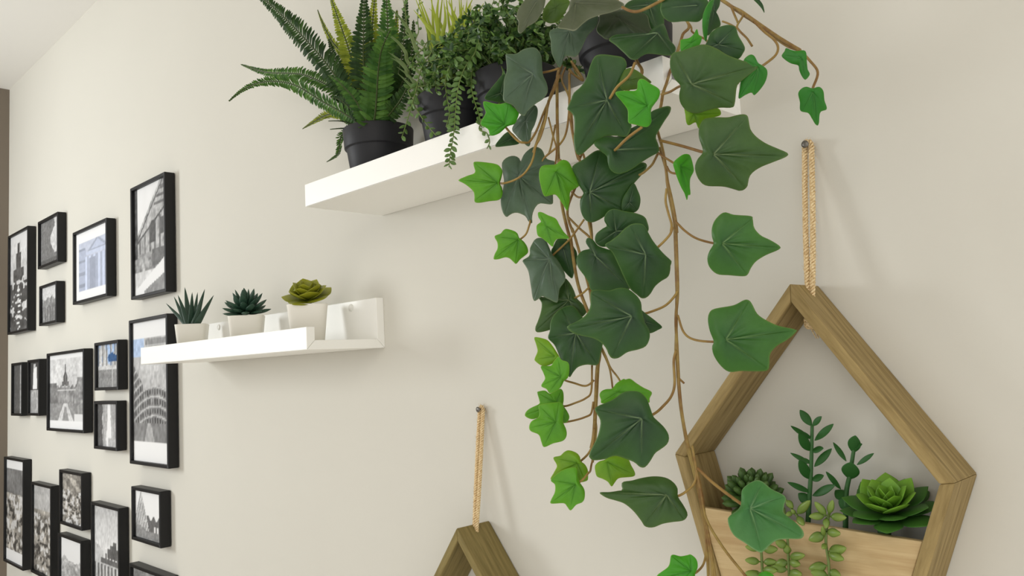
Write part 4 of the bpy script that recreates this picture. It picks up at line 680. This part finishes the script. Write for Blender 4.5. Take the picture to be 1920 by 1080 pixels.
t = thing('potted_grass', 'grass with striped arching blades in a black pot, right of the fern', 'grass plant', (-.680, -.060, FLOOR)); black_pot(t, -.680, 1.9030)
GC = {'pale': ((150, 168, 104), (92, 118, 58)), 'lime': ((130, 156, 40), (186, 200, 64))}
for wd, colr, pts in GRASS_BLADES:
    P = np.array(pts)/1e4; base = np.array((-.680+RNG.uniform(-.02, .02), -.060+RNG.uniform(-.02, .02), 1.892))
    L = smooth_line(np.vstack([base, P]), 6); T, _, _ = frames_along(L); V = []; F = []; C_ = []
    for i, p in enumerate(L):
        f = i/(len(L)-1); vd = np.array(CAMP)-p; vd /= np.linalg.norm(vd); sd = np.cross(T[i], vd); sd /= np.linalg.norm(sd)+1e-9
        w_ = wd*.78*min(1, .5+f)*max(.03, 1-f**2.2); V += [p-sd*w_, p+vd*-.0006, p+sd*w_]
        c0, c1 = [lin(x) for x in GC[colr]]; e = c0*(1-f)+c1*f; C_ += [e, lin((58, 88, 40))*.5+e*.5 if colr == 'pale' else e*.8, e]
        if i: b = 3*(i-1); F += [(b, b+1, b+4, b+3), (b+1, b+2, b+5, b+4)]
    obj('blade', V, F, M['grass'], t, org=L[0], col=np.array(C_), solid=.0004)

t = thing('potted_trailing_plant', 'bushy small leaved plant with trailing strands in a black pot, left of the ivy', 'trailing plant', (-.5835, -.060, FLOOR)); black_pot(t, -.5835, 1.9016)
tl = leaf_kind('trailing_leaf', 'oval', M['trail'])
for n, pts in TRAILS:
    base = np.array((-.5835+RNG.uniform(-.02, .02), -.066, 1.892)); P = np.array(pts)/1e4
    L = smooth_line(np.vstack([base, P]), 8); seg = np.r_[0, np.cumsum(np.linalg.norm(np.diff(L, axis=0), axis=1))]
    V, F = tube(L, np.linspace(.0009, .0005, len(L)), 6); st = obj('trailing_stem', V, F, M['trailstem'], t)
    T = np.gradient(L, axis=0)
    for k in range(n*2):
        s = seg[-1]*(.16+.84*(k+.5)/(n*2)); P_ = np.array([np.interp(s, seg, L[:, q]) for q in range(3)]); tg = np.array([np.interp(s, seg, T[:, q]) for q in range(3)]); tg /= np.linalg.norm(tg)
        vd = np.array(CAMP)-P_; vd /= np.linalg.norm(vd); sd = np.cross(tg, vd)
        a = RNG.uniform(-.9, .9)+(math.pi if k % 2 else 0); d = math.cos(a)*sd+math.sin(a)*vd+tg*RNG.uniform(.3, .9); d /= np.linalg.norm(d)
        ln = RNG.uniform(.0085, .0120)*(1-.35*s/seg[-1]); inst('leaf', tl, st, leaf_matrix(P_, P_+d*ln, ln*.55, ln*.3, vd+RNG.normal(size=3)*.5))
Vs = []; Fs = []; Cs = []; tubes = []                 # the dense crown of tiny leaves: nobody could count it
for k in range(150):
    a = RNG.uniform(0, 2*math.pi); sp_ = RNG.uniform(.15, 1); b = np.array((-.5835+.028*math.cos(a)*sp_, -.060+.028*math.sin(a)*sp_, 1.892))
    e = b+np.array((math.cos(a)*.085*sp_-.022, math.sin(a)*.04*sp_-.010, RNG.uniform(.02, .085)*(1.1-.5*sp_)))
    e[1] = min(e[1], -.012)
    e2 = e+np.array((math.cos(a)*.022, math.sin(a)*.012, -RNG.uniform(.0, .03))); e2[1] = min(e2[1], -.012)
    L = smooth_line([b, (b+e)/2+np.array((0, 0, .014)), e, e2], 6); tubes.append(tube(L, .0006, 4)); T = np.gradient(L, axis=0)
    for i in range(4, len(L)):
        for q in range(2):
            tg = T[i]/np.linalg.norm(T[i]); d = RNG.normal(size=3)+tg*.5; d /= np.linalg.norm(d); w_ = np.cross(d, RNG.normal(size=3)); w_ /= np.linalg.norm(w_); ln = RNG.uniform(.006, .0095)
            v, f_ = leaflet(L[i], d, w_, np.cross(d, w_), ln, ln*.27, .12)
            v = [np.array((p[0], min(p[1], -.004), p[2])) for p in v]
            o = len(Vs); Vs += v; Fs += [tuple(x+o for x in g) for g in f_]; m = RNG.uniform(0, 1)**1.4; Cs += [lin((34, 66, 30))*(1-m)+lin((112, 150, 70))*m]*8
V, F = join(tubes); fo = obj('foliage_stem', V, F, M['trailstem'], t); fo['kind'] = 'stuff'
fo = obj('foliage', Vs, Fs, M['bush'], t, col=np.array(Cs), smooth=False); fo['kind'] = 'stuff'

# ------------------------------------------------------------------ the ivy
STY = {'d': ((32, 66, 34), (60, 102, 40), (164, 190, 146), (118, 150, 84)), 'g': ((72, 94, 76), (84, 108, 80), (150, 168, 146), (140, 158, 124)), 'w': ((86, 94, 72), (98, 104, 78), (140, 146, 116), (166, 170, 142)),  # 'g': the grey sheen of light-facing leaves is mixed into the colour
       'w2': ((50, 62, 36), (44, 66, 34), (66, 76, 48), (126, 138, 104)), 'o': ((68, 100, 26), (86, 116, 30), (110, 138, 60), (140, 158, 80)), 'o2': ((52, 84, 38), (74, 108, 46), (158, 176, 130), (120, 144, 82)),
       'l': ((88, 160, 30), (104, 172, 32), (36, 100, 22), (166, 206, 90)), 'b': ((62, 152, 22), (72, 164, 22), (30, 98, 20), (156, 204, 90)), 'y': ((112, 168, 26), (134, 174, 30), (42, 104, 22), (176, 204, 84)),
       'm': ((40, 122, 32), (52, 132, 32), (104, 164, 78), (114, 168, 82)), 'm2': ((48, 98, 38), (72, 124, 44), (146, 178, 118), (126, 164, 84)), 'm3': ((60, 120, 62), (80, 138, 68), (164, 198, 148), (160, 192, 136))}
def ivy_leaf(style, out2):
    P = np.array(out2, float).reshape(-1, 2)/1e4; n0 = len(P); D_ = []
    for i in range(n0):
        a, b, c, d = P[i-1], P[i], P[(i+1) % n0], P[(i+2) % n0]
        for t in np.linspace(0, 1, 8, endpoint=False): D_.append(.5*(2*b+(c-a)*t+(2*a-5*b+4*c-d)*t*t+(3*b-a-3*c+d)*t**3))
    D_ = np.array(D_); seg = np.r_[0, np.cumsum(np.linalg.norm(np.diff(np.vstack([D_, D_[:1]]), axis=0), axis=1))]; N = 80
    E_ = np.vstack([D_, D_[:1]]); s = np.linspace(0, seg[-1], N, endpoint=False)
    O = np.stack([np.interp(s, seg, E_[:, k]) for k in (0, 1)], -1); r = np.linalg.norm(O, axis=1); R = r.mean()
    sm = (np.roll(r, 1)+r+np.roll(r, -1))/3; pk = [i for i in range(N) if sm[i] >= max(sm[(i+k) % N] for k in range(-4, 5)) and sm[i] > .72*R]
    pk.sort(key=lambda i: -sm[i]); keep = []
    for i in pk:
        if all(min((i-j) % N, (j-i) % N) > 7 for j in keep): keep.append(i)
    keep = sorted(keep[:5]) or [0, 40]
    par = sorted([float(i) for i in range(N)]+[(i+d) % N for i in keep for d in (-.5, -.25, .25, .5)])       # fine lines either side of each vein
    vein = [k for k, p in enumerate(par) if p == int(p) and int(p) in keep]
    s = np.array(par)/N*seg[-1]; O = np.stack([np.interp(s, seg, E_[:, k]) for k in (0, 1)], -1); N = len(par); keep = vein
    vdir = [(O[i]/np.linalg.norm(O[i]), np.linalg.norm(O[i])) for i in keep]; vw = .00062*min(1.15, R/.02)
    a = np.zeros(N)
    for q, i in enumerate(keep):
        j = keep[(q+1) % len(keep)]; g = (j-i) % N or N
        for k in range(g): a[(i+k) % N] = 1-abs(2*k/g-1)
    rings = [.03, .07, .12, .18, .25, .33, .42, .52, .63, .75, .87, .955, 1.0]
    c0, c1, cv, cr_ = [lin(x) for x in STY[style]]
    V = [(0, 0, -.02*R)]; C_ = [cv]; ph = RNG.uniform(0, 6.28); wob = RNG.uniform(.02, .05)
    for t in rings:
        bul = math.sin(math.pi*min(1, .08+t*.86))
        for i in range(N):
            z = R*(.075*bul*math.sin(a[i]*math.pi/2)**1.2+.012*math.sin(a[i]*math.pi*3)*bul-.11*t*t+wob*t**3*math.sin(3*2*math.pi*i/N+ph))
            V.append((O[i, 0]*t, O[i, 1]*t, z))
            m = np.clip((t-.15)*1.0, 0, 1)*(.55+.45*a[i]); c = c0*(1-m)+c1*m
            p = O[i]*t; wp = wd_ = 0.0
            for vd_, vl in vdir:                         # pale vein line with crease shading painted dark beside it, fading outwards
                al = p@vd_
                if al <= 0: continue
                d = abs(p[0]*vd_[1]-p[1]*vd_[0])/vw; fade = max(0, 1-al/(.74*vl))**.6
                wp = max(wp, max(0, 1-d)*fade); wd_ = max(wd_, max(0, 1-abs(d-1.7)/1.3)*fade)
            c = c*(1-.28*wd_)*(1-.75*wp)+cv*.75*wp
            if t > .99: c = c*.45+cr_*.55
            C_.append(c)
    F = [(0, 1+i, 1+(i+1) % N) for i in range(N)]
    for k in range(len(rings)-1):
        for i in range(N): F.append((1+k*N+i, 1+(k+1)*N+i, 1+(k+1)*N+(i+1) % N, 1+k*N+(i+1) % N))
    return np.array(V), F, np.array(C_)
t = thing('potted_ivy', 'large trailing ivy spilling from a black pot at the right end of the upper ledge', 'ivy', (-.4405, -.060, FLOOR)); black_pot(t, -.4405, 1.9020)
by_key = {}
for key, sty, h, n, out2 in IVY_LEAVES:
    V, F, C_ = ivy_leaf(sty, out2); n = Vector(n); X = (r2-n*r2.dot(n)).normalized(); Y = n.cross(X)
    me = mesh('leaf', V, F, M['leaf'], C_); h = Vector(h)
    o = inst('leaf', me, t, Matrix(((X.x, Y.x, n.x, h.x), (X.y, Y.y, n.y, h.y), (X.z, Y.z, n.z, h.z), (0, 0, 0, 1))))
    s = o.modifiers.new('thickness', 'SOLIDIFY'); s.thickness = .0006; s.offset = 0
    by_key[key] = (o, X, Y, n, h)
for key, r_, pts in IVY_STALKS:                       # each stalk is a piece of its leaf
    o, X, Y, n, h = by_key[key]; L = smooth_line(np.array(pts)/1e4, 6); L = (L-np.array(h)) @ np.array((X, Y, n)).T
    V, F = tube(L, r_*.88, 7); s = bpy.data.objects.new('leaf_stalk', mesh('leaf_stalk', V, F, M['stalk'])); COL.objects.link(s); s.parent = o
for r_, pts in IVY_VINES:
    P = np.array(pts)/1e4
    if P[0, 2] > 1.8825:                              # those that leave the crown start in the soil of the pot
        b_ = np.array((-.4405+RNG.uniform(-.015, .015), -.060+RNG.uniform(-.012, .012), 1.892)); m_ = b_*.45+P[0]*.55; m_[2] = 1.932
        P = np.vstack([b_, m_, P])
    L = smooth_line(P, 6); V, F = tube(L, r_*.88, 8); obj('vine', V, F, M['stem'], t)
